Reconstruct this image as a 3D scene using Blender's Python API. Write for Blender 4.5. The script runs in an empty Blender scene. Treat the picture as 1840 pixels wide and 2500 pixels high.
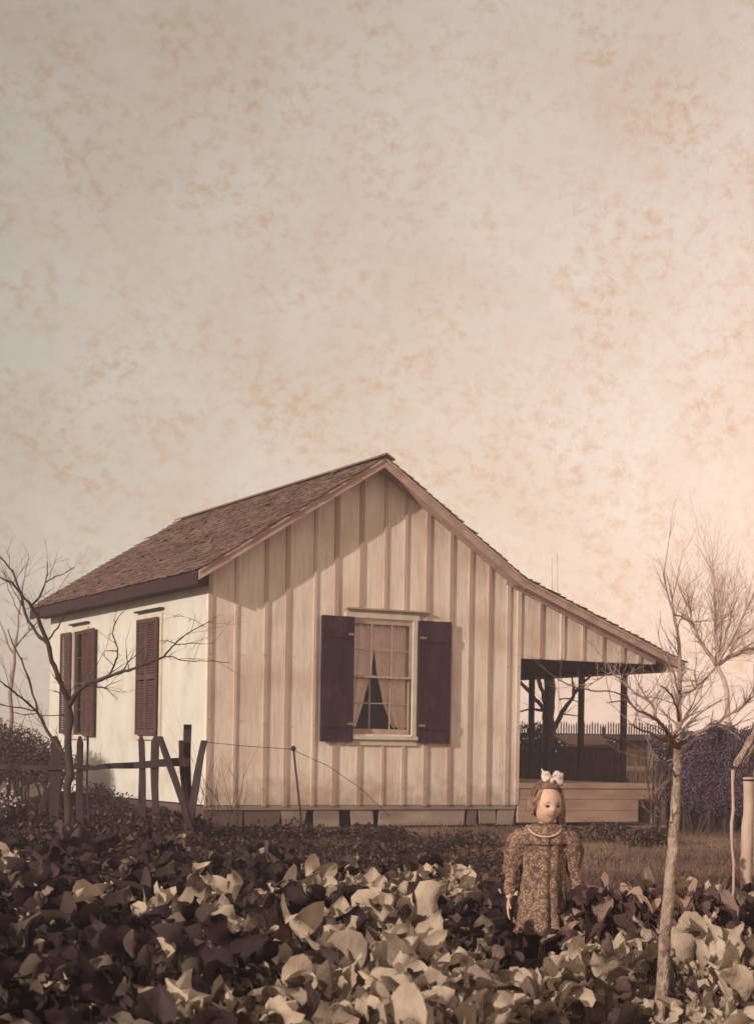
import bpy, math, random
from mathutils import Vector, Matrix, noise as mnoise
random.seed(7)
R = math.radians
scn = bpy.context.scene
# ------------------------------------------------------------ camera
YAW, ROLL, FPX = R(28), R(.9), 4096.0
CAM = Vector((-8.39, -20.56, 1.05))
FW = Vector((math.sin(YAW), math.cos(YAW), 0)); RT = Vector((math.cos(YAW), -math.sin(YAW), 0)); UP = Vector((0, 0, 1))
cr, sr = math.cos(ROLL), math.sin(ROLL)
cd = bpy.data.cameras.new('camera'); cam = bpy.data.objects.new('camera', cd); scn.collection.objects.link(cam)
ax, ay, az = RT*cr + UP*sr, UP*cr - RT*sr, -FW
cam.matrix_world = Matrix(((ax.x, ay.x, az.x, CAM.x), (ax.y, ay.y, az.y, CAM.y), (ax.z, ay.z, az.z, CAM.z), (0, 0, 0, 1)))
cd.sensor_fit = 'HORIZONTAL'; cd.sensor_width = 36; cd.lens = 36*FPX/1840; cd.shift_y = (1832-1250)/1840
cd.clip_start = .1; cd.clip_end = 3000
scn.camera = cam
cd.dof.use_dof = True; cd.dof.focus_distance = 11.5; cd.dof.aperture_fstop = 9.0
# ------------------------------------------------------------ light
SUN_DIR = Vector((3.0, 1.0, -.90)).normalized()
sd = bpy.data.lights.new('sun', 'SUN'); sd.energy = 2.4; sd.angle = R(.6); sd.color = (1.0, .88, .775)
so = bpy.data.objects.new('sun', sd); scn.collection.objects.link(so)
so.rotation_euler = SUN_DIR.to_track_quat('-Z', 'Y').to_euler()
w = bpy.data.worlds.new('World'); scn.world = w; w.use_nodes = True
wt = w.node_tree; wt.nodes.clear()
def wn(t, **k):
    n = wt.nodes.new(t)
    for a, b in k.items(): setattr(n, a, b)
    return n
def wl(a, b): wt.links.new(a, b)
wo = wn('ShaderNodeOutputWorld'); b1 = wn('ShaderNodeBackground'); b2 = wn('ShaderNodeBackground'); ad = wn('ShaderNodeAddShader')
sk = wn('ShaderNodeTexSky', sky_type='NISHITA'); sk.sun_disc = False
sk.sun_elevation = math.asin(-SUN_DIR.z); sk.sun_rotation = math.atan2(-SUN_DIR.x, -SUN_DIR.y)
sk.dust_density = 4
wl(sk.outputs[0], b1.inputs[0]); b1.inputs[1].default_value = .012
tc = wn('ShaderNodeTexCoord')
# thin sunlit cloud: warm, brighter towards the low right, mottled
sep = wn('ShaderNodeSeparateXYZ'); wl(tc.outputs['Generated'], sep.inputs[0])
dot = wn('ShaderNodeVectorMath', operation='DOT_PRODUCT'); wl(tc.outputs['Generated'], dot.inputs[0])
dot.inputs[1].default_value = (RT.x, RT.y, 0)
m1 = wn('ShaderNodeMapRange'); wl(dot.outputs['Value'], m1.inputs[0])
m1.inputs[1].default_value = -.24; m1.inputs[2].default_value = .24
m2 = wn('ShaderNodeMapRange'); wl(sep.outputs[2], m2.inputs[0])
m2.inputs[1].default_value = .42; m2.inputs[2].default_value = .0
mixh = wn('ShaderNodeMixRGB'); wl(m1.outputs[0], mixh.inputs[0])
mixh.inputs[1].default_value = (.238, .212, .170, 1); mixh.inputs[2].default_value = (.405, .34, .28, 1)
mixl = wn('ShaderNodeMixRGB'); wl(m1.outputs[0], mixl.inputs[0])
mixl.inputs[1].default_value = (.355, .335, .275, 1); mixl.inputs[2].default_value = (.80, .60, .48, 1)
mixv = wn('ShaderNodeMixRGB'); wl(m2.outputs[0], mixv.inputs[0]); wl(mixh.outputs[0], mixv.inputs[1]); wl(mixl.outputs[0], mixv.inputs[2])
mp = wn('ShaderNodeMapping'); wl(tc.outputs['Generated'], mp.inputs[0]); mp.inputs['Scale'].default_value = (1, 1, 1.15)
n1 = wn('ShaderNodeTexNoise'); wl(mp.outputs[0], n1.inputs[0]); n1.inputs['Scale'].default_value = 120; n1.inputs['Detail'].default_value = 8; n1.inputs['Roughness'].default_value = .72
n2 = wn('ShaderNodeTexNoise'); wl(mp.outputs[0], n2.inputs[0]); n2.inputs['Scale'].default_value = 11; n2.inputs['Detail'].default_value = 5
r1 = wn('ShaderNodeMapRange'); wl(n1.outputs[0], r1.inputs[0]); n3 = wn('ShaderNodeTexNoise'); wl(mp.outputs[0], n3.inputs[0]); n3.inputs['Scale'].default_value = 24; n3.inputs['Detail'].default_value = 4; r3 = wn('ShaderNodeMapRange'); wl(n3.outputs[0], r3.inputs[0]); r3.inputs[1].default_value = .38; r3.inputs[2].default_value = .62; r3.inputs[3].default_value = .45; r3.inputs[4].default_value = 1.15; ml = wn('ShaderNodeMath', operation='MULTIPLY', use_clamp=True); r1.inputs[1].default_value = .47; r1.inputs[2].default_value = .66; r1.inputs[4].default_value = .82
c1 = wn('ShaderNodeMixRGB', blend_type='MULTIPLY'); wl(r1.outputs[0], ml.inputs[0]); wl(r3.outputs[0], ml.inputs[1]); wl(ml.outputs[0], c1.inputs[0]); wl(mixv.outputs[0], c1.inputs[1]); c1.inputs[2].default_value = (.88, .70, .55, 1)
r2 = wn('ShaderNodeMapRange'); wl(n2.outputs[0], r2.inputs[0]); r2.inputs[1].default_value = .35; r2.inputs[2].default_value = .65; r2.inputs[3].default_value = 0; r2.inputs[4].default_value = 1
c2 = wn('ShaderNodeMixRGB', blend_type='MULTIPLY'); wl(r2.outputs[0], c2.inputs[0]); wl(c1.outputs[0], c2.inputs[1]); c2.inputs[2].default_value = (.93, .86, .80, 1)
wl(c2.outputs[0], b2.inputs[0]); b2.inputs[1].default_value = 1.0
wl(b1.outputs[0], ad.inputs[0]); wl(b2.outputs[0], ad.inputs[1]); wl(ad.outputs[0], wo.inputs[0])
scn.view_settings.view_transform = 'Standard'; scn.view_settings.look = 'None'; scn.view_settings.exposure = .72; scn.view_settings.gamma = 1

# ------------------------------------------------------------ helpers
col = scn.collection
def at(px, py, d):                      # world point seen at a pixel of the photograph, d metres in front of the camera
    a, b = px-920, py-1832
    u, v = a*cr + b*sr, -a*sr + b*cr
    return CAM + (FW + RT*(u/FPX) - UP*(v/FPX))*d
def gd(u, d, z=0): return Vector((CAM.x, CAM.y, 0)) + FW*d + RT*u + UP*z
def tag(o, label=None, cat=None, group=None, kind=None):
    if label: o['label'] = label
    if cat: o['category'] = cat
    if group: o['group'] = group
    if kind: o['kind'] = kind
    return o
def empty(name, loc=(0, 0, 0), rz=0):
    o = bpy.data.objects.new(name, None); col.objects.link(o); o.location = loc; o.rotation_euler = (0, 0, rz); o.empty_display_size = .1
    return o
class MB:
    def __init__(s): s.v = []; s.f = []; s.t = []; s.tone = 0; s.uv = []
    def add(s, vs, fs):
        n = len(s.v); s.v += [Vector(v) for v in vs]; s.f += [tuple(i+n for i in f) for f in fs]; s.t += [s.tone]*len(vs)
    def hexa(s, p):      # 8 points: bottom 4 ccw, top 4 ccw
        s.add(p, [(3, 2, 1, 0), (4, 5, 6, 7), (0, 1, 5, 4), (1, 2, 6, 5), (2, 3, 7, 6), (3, 0, 4, 7)])
    def box(s, x0, x1, y0, y1, z0, z1):
        s.hexa([(x0, y0, z0), (x1, y0, z0), (x1, y1, z0), (x0, y1, z0), (x0, y0, z1), (x1, y0, z1), (x1, y1, z1), (x0, y1, z1)])
    def prism_y(s, poly, y0, y1):       # polygon in xz extruded along y
        n = len(poly); s.add([(x, y0, z) for x, z in poly] + [(x, y1, z) for x, z in poly],
            [tuple(range(n)), tuple(range(2*n-1, n-1, -1))] + [(i, i+n, (i+1) % n+n, (i+1) % n) for i in range(n)])
    def prism_x(s, poly, x0, x1):
        n = len(poly); s.add([(x0, y, z) for y, z in poly] + [(x1, y, z) for y, z in poly],
            [tuple(range(n-1, -1, -1)), tuple(range(n, 2*n))] + [(i, (i+1) % n, (i+1) % n+n, i+n) for i in range(n)])
    def tube(s, pts, rad, n=6, cap=True):
        pts = [Vector(p) for p in pts]
        if not hasattr(rad, '__len__'): rad = [rad]*len(pts)
        vs, fs = [], []; side = None
        for i, p in enumerate(pts):
            t = (pts[min(i+1, len(pts)-1)]-pts[max(i-1, 0)])
            t = t.normalized() if t.length > 1e-9 else Vector((0, 0, 1))
            if side is None: side = t.orthogonal().normalized()
            else:
                side = side - t*side.dot(t)
                side = side.normalized() if side.length > 1e-6 else t.orthogonal().normalized()
            b = t.cross(side)
            for k in range(n):
                a = 2*math.pi*k/n; vs.append(p + (side*math.cos(a)+b*math.sin(a))*rad[i])
        for i in range(len(pts)-1):
            for k in range(n): fs.append((i*n+k, i*n+(k+1) % n, (i+1)*n+(k+1) % n, (i+1)*n+k))
        if cap: fs.append(tuple(range(n-1, -1, -1))); fs.append(tuple((len(pts)-1)*n+k for k in range(n)))
        s.add(vs, fs)
    def ell(s, c, r, nu=14, nv=9, rot=None, fn=None):
        c = Vector(c); vs = []; fs = []
        for j in range(nv+1):
            ph = math.pi*j/nv
            for i in range(nu):
                th = 2*math.pi*i/nu
                v = Vector((math.sin(ph)*math.cos(th)*r[0], math.sin(ph)*math.sin(th)*r[1], math.cos(ph)*r[2]))
                if fn: v = fn(v)
                if rot: v = rot @ v
                vs.append(c+v)
        for j in range(nv):
            for i in range(nu): fs.append((j*nu+i, (j+1)*nu+i, (j+1)*nu+(i+1) % nu, j*nu+(i+1) % nu))
        s.add(vs, fs)
    def build(s, name, mat, parent=None, smooth=False, bevel=0):
        me = bpy.data.meshes.new(name); me.from_pydata(s.v, [], s.f); me.validate()
        if any(s.t):
            a = me.attributes.new('tone', 'FLOAT', 'POINT')
            if len(a.data) == len(s.t): a.data.foreach_set('value', s.t)
        if smooth: me.shade_smooth()
        me.materials.append(mat)
        o = bpy.data.objects.new(name, me); col.objects.link(o)
        if parent: o.parent = parent
        if bevel:
            b = o.modifiers.new('bevel', 'BEVEL'); b.width = bevel; b.segments = 2; b.limit_method = 'ANGLE'
        return o

def mat(name, c1, c2, scale=6, rough=.85, bump=.3, bscale=None, stretch=(1, 1, 1), detail=6, lo=.35, hi=.65, stain=None, tone=None, trans=0, spec=.25, bdist=.01, streak=None, veins=None):
    m = bpy.data.materials.new(name); m.use_nodes = True; nt = m.node_tree; N = nt.nodes; L = nt.links
    p = N['Principled BSDF']; p.inputs['Roughness'].default_value = rough; p.inputs['Specular IOR Level'].default_value = spec
    tcn = N.new('ShaderNodeTexCoord'); mpn = N.new('ShaderNodeMapping'); L.new(tcn.outputs['Object'], mpn.inputs[0]); mpn.inputs['Scale'].default_value = stretch
    nz = N.new('ShaderNodeTexNoise'); L.new(mpn.outputs[0], nz.inputs[0]); nz.inputs['Scale'].default_value = scale; nz.inputs['Detail'].default_value = detail; nz.inputs['Roughness'].default_value = .6
    rp = N.new('ShaderNodeMapRange'); L.new(nz.outputs[0], rp.inputs[0]); rp.inputs[1].default_value = lo; rp.inputs[2].default_value = hi
    mx = N.new('ShaderNodeMixRGB'); L.new(rp.outputs[0], mx.inputs[0]); mx.inputs[1].default_value = (*c1, 1); mx.inputs[2].default_value = (*c2, 1)
    out = mx.outputs[0]
    if stain:      # (colour, scale, lo, hi, amount)
        sc, ss, sl, sh, sa = stain
        n3 = N.new('ShaderNodeTexNoise'); L.new(tcn.outputs['Object'], n3.inputs[0]); n3.inputs['Scale'].default_value = ss; n3.inputs['Detail'].default_value = 4
        r3 = N.new('ShaderNodeMapRange'); L.new(n3.outputs[0], r3.inputs[0]); r3.inputs[1].default_value = sl; r3.inputs[2].default_value = sh; r3.inputs[4].default_value = sa
        x3 = N.new('ShaderNodeMixRGB'); L.new(r3.outputs[0], x3.inputs[0]); L.new(out, x3.inputs[1]); x3.inputs[2].default_value = (*sc, 1); out = x3.outputs[0]
    if streak:
        ms_ = N.new('ShaderNodeMapping'); L.new(tcn.outputs['Object'], ms_.inputs[0]); ms_.inputs['Scale'].default_value = (9, 9, .7)
        n5 = N.new('ShaderNodeTexNoise'); L.new(ms_.outputs[0], n5.inputs[0]); n5.inputs['Scale'].default_value = 2.2; n5.inputs['Detail'].default_value = 7; n5.inputs['Roughness'].default_value = .7
        r5 = N.new('ShaderNodeMapRange'); L.new(n5.outputs[0], r5.inputs[0]); r5.inputs[1].default_value = .5; r5.inputs[2].default_value = .72; r5.inputs[4].default_value = streak[1]
        x5 = N.new('ShaderNodeMixRGB'); L.new(r5.outputs[0], x5.inputs[0]); L.new(out, x5.inputs[1]); x5.inputs[2].default_value = (*streak[0], 1); out = x5.outputs[0]
        sz = N.new('ShaderNodeSeparateXYZ'); L.new(tcn.outputs['Object'], sz.inputs[0]); n6 = N.new('ShaderNodeTexNoise'); L.new(tcn.outputs['Object'], n6.inputs[0]); n6.inputs['Scale'].default_value = 6; n6.inputs['Detail'].default_value = 6
        ad6 = N.new('ShaderNodeMath'); ad6.operation = 'MULTIPLY_ADD'; L.new(n6.outputs[0], ad6.inputs[0]); ad6.inputs[1].default_value = -1.1; L.new(sz.outputs[2], ad6.inputs[2])
        r6 = N.new('ShaderNodeMapRange'); L.new(ad6.outputs[0], r6.inputs[0]); r6.inputs[1].default_value = .2; r6.inputs[2].default_value = -.3; r6.inputs[4].default_value = .6     # mud splashed up from the ground
        x6 = N.new('ShaderNodeMixRGB'); L.new(r6.outputs[0], x6.inputs[0]); L.new(out, x6.inputs[1]); x6.inputs[2].default_value = (.30, .20, .14, 1); out = x6.outputs[0]
    if tone:       # per-piece colour of its own
        an = N.new('ShaderNodeAttribute'); an.attribute_name = 'tone'
        x4 = N.new('ShaderNodeMixRGB'); L.new(an.outputs['Fac'], x4.inputs[0]); L.new(out, x4.inputs[1]); x4.inputs[2].default_value = (*tone, 1); out = x4.outputs[0]
    if veins:
        va = N.new('ShaderNodeAttribute'); va.attribute_name = 'blade'; vs_ = N.new('ShaderNodeSeparateXYZ'); L.new(va.outputs['Vector'], vs_.inputs[0])
        ab = N.new('ShaderNodeMath'); ab.operation = 'ABSOLUTE'; L.new(vs_.outputs[0], ab.inputs[0])
        mu = N.new('ShaderNodeMath'); mu.operation = 'MULTIPLY'; L.new(vs_.outputs[1], mu.inputs[0]); mu.inputs[1].default_value = 8
        sb = N.new('ShaderNodeMath'); sb.operation = 'MULTIPLY_ADD'; L.new(ab.outputs[0], sb.inputs[0]); sb.inputs[1].default_value = -2.2; L.new(mu.outputs[0], sb.inputs[2])
        pp = N.new('ShaderNodeMath'); pp.operation = 'PINGPONG'; L.new(sb.outputs[0], pp.inputs[0]); pp.inputs[1].default_value = .5
        mn = N.new('ShaderNodeMath'); mn.operation = 'MINIMUM'; L.new(pp.outputs[0], mn.inputs[0]); L.new(ab.outputs[0], mn.inputs[1])
        r7 = N.new('ShaderNodeMapRange'); L.new(mn.outputs[0], r7.inputs[0]); r7.inputs[1].default_value = .0; r7.inputs[2].default_value = .09; r7.inputs[3].default_value = .2; r7.inputs[4].default_value = 0
        x7 = N.new('ShaderNodeMixRGB'); L.new(r7.outputs[0], x7.inputs[0]); L.new(out, x7.inputs[1]); x7.inputs[2].default_value = (*veins, 1); out = x7.outputs[0]
    L.new(out, p.inputs['Base Color'])
    if bump:
        nb = N.new('ShaderNodeTexNoise'); L.new(mpn.outputs[0], nb.inputs[0]); nb.inputs['Scale'].default_value = bscale or scale*4; nb.inputs['Detail'].default_value = 5
        bn = N.new('ShaderNodeBump'); bn.inputs['Strength'].default_value = bump; bn.inputs['Distance'].default_value = bdist
        L.new(nb.outputs[0], bn.inputs['Height']); L.new(bn.outputs[0], p.inputs['Normal'])
    if trans:
        tr = N.new('ShaderNodeBsdfTranslucent'); L.new(out, tr.inputs[0]); ms = N.new('ShaderNodeMixShader'); ms.inputs[0].default_value = trans
        L.new(p.outputs[0], ms.inputs[1]); L.new(tr.outputs[0], ms.inputs[2]); L.new(ms.outputs[0], N['Material Output'].inputs[0])
    return m
M = {}
M['paint'] = mat('weathered_paint', (.80, .70, .60), (.70, .58, .485), 3.2, .8, .35, 30, (1, 1, .14), stain=((.48, .29, .21), 1.3, .47, .72, .6), tone=(.30, .19, .14), streak=((.38, .26, .19), .6))
M['paint_side'] = mat('pale_paint', (.62, .595, .53), (.55, .52, .455), 2.6, .8, .2, 30, (1, 1, .5), stain=((.44, .37, .28), 2.3, .5, .7, .5))
M['trim'] = mat('trim_paint', (.47, .33, .27), (.34, .225, .185), 5, .75, .2, 30)
M['casing'] = mat('casing_paint', (.60, .53, .43), (.50, .42, .33), 5, .7, .15, 30)
M['skirt'] = mat('skirting_boards', (.40, .31, .24), (.22, .16, .13), 4, .85, .4, 30, (.3, 1, 1), tone=(.10, .06, .06))
M['shingle'] = mat('wood_shingle', (.13, .077, .062), (.07, .04, .036), 7, .9, .5, 60, tone=(.27, .175, .13))
M['shutter'] = mat('dark_shutter_paint', (.046, .016, .026), (.020, .008, .015), 7, .65, .5, 40, (1, 1, .2), stain=((.085, .035, .045), 5, .55, .75, .6))
M['shutter_side'] = mat('faded_shutter_paint', (.105, .056, .046), (.065, .032, .03), 6, .7, .25, 40)
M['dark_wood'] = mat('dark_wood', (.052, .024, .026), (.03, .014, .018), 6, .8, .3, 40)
M['grey_wood'] = mat('weathered_wood', (.06, .036, .038), (.028, .017, .022), 6, .9, .5, 50, (1, 1, .2))
M['floor_wood'] = mat('floor_boards', (.44, .29, .22), (.30, .19, .145), 4, .85, .3, 30, (.3, 1, 1))
M['curtain'] = mat('curtain_cloth', (.90, .76, .68), (.80, .62, .54), 12, .9, .2, 80, trans=.12)
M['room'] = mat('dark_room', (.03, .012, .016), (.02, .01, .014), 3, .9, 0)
M['ground'] = mat('garden_soil', (.16, .095, .07), (.075, .042, .035), 1.6, .95, .8, 14, stain=((.27, .18, .12), .5, .45, .65, .8), bdist=.05)
M['grass'] = mat('dry_grass', (.30, .19, .125), (.15, .085, .06), .9, .9, 0, trans=.2, tone=(.08, .042, .036))
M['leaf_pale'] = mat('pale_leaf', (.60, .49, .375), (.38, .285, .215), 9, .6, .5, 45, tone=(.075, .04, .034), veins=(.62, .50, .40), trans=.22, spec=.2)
M['leaf_shade_dark'] = mat('shade_dark_leaf', (.020, .011, .015), (.040, .022, .023), 9, .7, .5, 45, tone=(.42, .33, .24), veins=(.055, .034, .034), trans=.08, spec=.12)  # dark copy of the crop leaf: shade put into its colour
M['withered'] = mat('withered_leaf', (.058, .028, .034), (.09, .046, .046), 9, .7, .5, 45, tone=(.40, .27, .20), trans=.12, veins=(.12, .07, .065))
M['weed'] = mat('dark_weeds', (.018, .010, .013), (.034, .018, .017), 5, .8, 0, tone=(.12, .075, .052), trans=.15)
M['bush'] = mat('glare_purple_bush', (.15, .105, .15), (.06, .04, .068), 4, .9, 0, tone=(.16, .11, .14), trans=.1, spec=.05)  # purple of lens glare put into the leaf colour
M['brown_bush'] = mat('brown_bush', (.075, .042, .035), (.045, .025, .024), 3, .85, 0, tone=(.14, .085, .06), trans=.15)
M['bark_dark'] = mat('dark_bark', (.075, .05, .042), (.035, .022, .02), 12, .9, .6, 60, (1, 1, .3))
M['bark_pale'] = mat('pale_bark', (.46, .34, .27), (.25, .17, .135), 22, .9, 1.0, 60, (1, 1, .6), stain=((.14, .085, .07), 16, .52, .62, .8), bdist=.02)
M['bark_mid'] = mat('greyish_bark', (.34, .235, .20), (.20, .13, .115), 12, .85, .5, 60)
M['twig_pink'] = mat('pinkish_twigs', (.56, .39, .33), (.44, .30, .26), 6, .9, 0)
M['skin'] = mat('skin', (.60, .40, .29), (.55, .35, .25), 10, .5, .05, 60)
M['hair'] = mat('light_brown_hair', (.34, .21, .15), (.15, .085, .06), 30, .6, .6, 90, (1, 1, .25))
M['bow'] = mat('white_ribbon', (.78, .66, .60), (.70, .56, .52), 10, .6, .1, 40, trans=.2)
M['feature'] = mat('eye_and_brow', (.06, .03, .025), (.05, .025, .02), 10, .5, 0)
M['lips'] = mat('lips', (.30, .13, .10), (.26, .11, .09), 10, .5, 0)
M['stocking'] = mat('dark_stocking', (.06, .025, .025), (.04, .018, .02), 20, .8, .2, 80)
M['cord'] = mat('pale_trim', (.60, .46, .38), (.5, .38, .32), 20, .7, .2, 80)
M['cloth'] = mat('dark_blanket', (.050, .020, .027), (.032, .014, .021), 2, .9, .4, 60, tone=(.33, .21, .155))
M['cloth_sheet'] = mat('brown_canvas', (.12, .068, .075), (.07, .036, .046), 2, .9, .4, 60, tone=(.38, .25, .19))
M['sleeve'] = mat('coat_cloth', (.30, .18, .155), (.22, .13, .115), 6, .9, .4, 60)
M['pole'] = mat('pale_peeled_wood', (.50, .37, .30), (.38, .26, .22), 10, .8, .4, 40, (1, 1, .2))
M['metal'] = mat('dull_metal', (.34, .24, .19), (.2, .13, .11), 12, .5, .2, 50)
M['coop_roof'] = mat('coop_roof_boards', (.22, .115, .09), (.15, .08, .065), 4, .9, .3, 30)
M['pale_boards'] = mat('pale_boards', (.38, .25, .18), (.29, .18, .13), 3, .85, .3, 30)
# patterned dress
def floral():
    m = mat('floral_dress_print', (.21, .125, .10), (.12, .068, .058), 40, .9, .3, 90); N = m.node_tree.nodes; L = m.node_tree.links
    p = N['Principled BSDF']; base = p.inputs['Base Color'].links[0].from_socket
    t = N.new('ShaderNodeTexCoord'); v = N.new('ShaderNodeTexVoronoi'); v.inputs['Scale'].default_value = 85; L.new(t.outputs['Object'], v.inputs['Vector'])
    r = N.new('ShaderNodeMapRange'); L.new(v.outputs['Distance'], r.inputs[0]); r.inputs[1].default_value = .5; r.inputs[2].default_value = .34
    x = N.new('ShaderNodeMixRGB'); L.new(r.outputs[0], x.inputs[0]); L.new(base, x.inputs[1]); x.inputs[2].default_value = (.36, .235, .14, 1)
    v2 = N.new('ShaderNodeTexNoise'); v2.inputs['Scale'].default_value = 32; L.new(t.outputs['Object'], v2.inputs['Vector'])
    r2 = N.new('ShaderNodeMapRange'); L.new(v2.outputs[0], r2.inputs[0]); r2.inputs[1].default_value = .50; r2.inputs[2].default_value = .62; r2.inputs[4].default_value = .75
    x2 = N.new('ShaderNodeMixRGB'); L.new(r2.outputs[0], x2.inputs[0]); L.new(x.outputs[0], x2.inputs[1]); x2.inputs[2].default_value = (.075, .04, .038, 1)
    L.new(x2.outputs[0], p.inputs['Base Color']); return m
M['dress'] = floral()
def glass():
    m = bpy.data.materials.new('window_glass'); m.use_nodes = True; N = m.node_tree.nodes; L = m.node_tree.links; N.clear()
    o = N.new('ShaderNodeOutputMaterial'); t = N.new('ShaderNodeBsdfTransparent'); t.inputs[0].default_value = (1, .99, .98, 1)
    g = N.new('ShaderNodeBsdfGlossy'); g.inputs['Roughness'].default_value = .03; f = N.new('ShaderNodeFresnel'); f.inputs[0].default_value = 1.2
    x = N.new('ShaderNodeMixShader'); L.new(f.outputs[0], x.inputs[0]); L.new(t.outputs[0], x.inputs[1]); L.new(g.outputs[0], x.inputs[2]); L.new(x.outputs[0], o.inputs[0]); return m
M['glass'] = glass()

# ------------------------------------------------------------ ground
g = MB(); nx = 60
xs = [-125, -90, -60] + [-20+i*1.0 for i in range(51)] + [60, 90, 130]
ys = [-60, -30] + [-22+i*1.0 for i in range(51)] + [50, 90, 150]
for y in ys:
    for x in xs:
        near = -19 < x < 29 and -21 < y < 27
        z = mnoise.noise(Vector((x*.35, y*.35, 0)))*.05 if near and not (-1 < x < 9 and -1 < y < 9) else -.02
        g.v.append(Vector((x, y, z-.01))); g.t.append(0)
W_ = len(xs)
for j in range(len(ys)-1):
    for i in range(W_-1): g.f.append((j*W_+i, j*W_+i+1, (j+1)*W_+i+1, (j+1)*W_+i))
tag(g.build('ground', M['ground'], smooth=True), kind='structure')

# ------------------------------------------------------------ house
HW, HL = 4.86, 7.0
RID, EAV, KINK, PEV = (2.42, 5.08), (-.30, 3.36), (4.72, 3.56), (7.62, 2.46)
def roofz(x, off=0):
    if x <= RID[0]: a, b = EAV, RID
    elif x <= KINK[0]: a, b = RID, KINK
    else: a, b = KINK, PEV
    return a[1] + (b[1]-a[1])*(x-a[0])/(b[0]-a[0]) - off
house = empty('house')
tag(house, 'pale board-and-batten cottage with shingled roof, dark shutters and a side porch', 'house')
WB = .29
# front wall with the window opening
OX0, OX1, OZ0, OZ1 = 2.11, 3.07, 1.27, 2.85
T = .10
m = MB()
def gpoly(x0, x1, z0f, z1f=None):    # panel between x0 and x1 from z0 to the roof underside
    cuts = sorted({x0, x1} | {c for c in (RID[0], KINK[0]) if x0 < c < x1})
    top = [(x, roofz(x, .07)) if z1f is None else (x, z1f) for x in cuts]
    if z1f is not None: top = [(x0, z1f), (x1, z1f)]
    return [(x0, z0f), (x1, z0f)] + top[::-1]
m.prism_y(gpoly(0, OX0, WB), 0, T); m.prism_y(gpoly(OX1, HW, WB), 0, T)
m.prism_y(gpoly(OX0, OX1, WB, OZ0), 0, T); m.prism_y(gpoly(OX0, OX1, OZ1), 0, T)
m.prism_y(gpoly(HW, 7.30, 2.42), 0, T)
# battens
bx = [.02, .42, .80, 1.16, 1.54, 1.90, 2.24, 2.60, 2.94, 3.30, 3.66, 3.99, 4.33, 4.66, 4.84, 5.22, 5.60, 5.97, 6.33, 6.68, 7.0, 7.26]
rb = random.Random(3)
for x in bx:
    x += rb.uniform(-.03, .03)*(x < 4.6)*(x > .1); wd = rb.uniform(.020, .034)
    if x > 4.9: spans = [(2.43, None)]
    elif OX0-.08 < x < OX1+.1: spans = [(WB-.005, 1.12), (3.02, None)]
    else: spans = [(WB-.005-rb.uniform(0, .015), None)]
    for z0, z1 in spans:
        z1a = z1 if z1 else roofz(x-wd, .075); z1b = z1 if z1 else roofz(x+wd, .075)
        th = rb.uniform(.017, .024); m.tone = rb.uniform(.25, .75)
        m.hexa([(x-wd, -th, z0), (x+wd, -th, z0), (x+wd, -.001, z0), (x-wd, -.001, z0), (x-wd, -th, z1a), (x+wd, -th, z1b), (x+wd, -.001, z1b), (x-wd, -.001, z1a)])
m.tone = 1
for x in bx:
    for z in (.5, 1.4, 2.3):
        if roofz(x) > z+.3 and x < 4.9 and not (OX0-.5 < x < OX1+.6 and 1.1 < z < 2.9): zz_ = z+rb.uniform(-.03, .03); m.box(x-.006, x+.006, -.036, -.012, zz_, zz_+.012)
m.tone = 0; m.build('front_wall', M['paint'], house)
# skirting below the front wall: loose boards with dark gaps
m = MB()
for a, b, t, zt, zb in [(.02, .55, .9, .27, .0), (.56, 1.1, .9, .26, .0), (1.12, 1.5, .2, .27, .0), (1.6, 1.98, .1, .26, -.01), (2.16, 2.5, 0.05, .24, .02), (2.62, 4.0, .05, .275, 0), (4.06, 4.2, .8, .27, 0), (4.22, 4.5, .35, .26, .02), (4.56, 4.84, .05, .27, .0)]:
    m.tone = t; j = rb.uniform(-.05, .05)
    m.hexa([(a+j, .03, zb), (b+j, .03, zb), (b+j, .055, zb), (a+j, .055, zb), (a, .03, zt), (b, .03, zt), (b, .055, zt), (a, .055, zt)])
m.tone = .95; m.box(0, HW, .5, .55, -.02, .27); m.box(0, .05, .06, HL, -.02, .27)
m.tone = .3; m.box(-.02, HW-.02, .005, .028, WB-.065, WB-.006)
m.build('skirting', M['skirt'], house)
# side and rear walls
W1 = (1.74, 2.56); W2 = (5.02, 5.66); SZ0, SZ1 = 1.22, 2.88
m = MB(); ztop = roofz(0, .07)
ed = [.1, W1[0], W1[1], W2[0], W2[1], HL]
for i in range(5):
    if i in (1, 3): m.box(0, T, ed[i], ed[i+1], WB, SZ0); m.box(0, T, ed[i], ed[i+1], SZ1, ztop)
    else: m.box(0, T, ed[i], ed[i+1], WB, ztop)
y = HL+1
while y < HL:
    if not any(a-.12 < y < b+.12 for a, b in ((1.62, 2.68), (4.4, 6.3))): m.box(-.006, -.001, y-.025, y+.025, WB, ztop-.01)
    y += .36
m.build('side_wall', M['paint_side'], house)
m = MB(); m.prism_y(gpoly(.1, HW, WB), HL, HL+.1); m.box(HW-.1, HW, .1, HL, WB, roofz(HW, .09)); m.build('rear_wall', M['paint'], house)
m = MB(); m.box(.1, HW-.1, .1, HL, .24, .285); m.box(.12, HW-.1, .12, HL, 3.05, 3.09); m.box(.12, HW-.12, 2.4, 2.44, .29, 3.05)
m.build('interior', M['room'], house)
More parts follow.
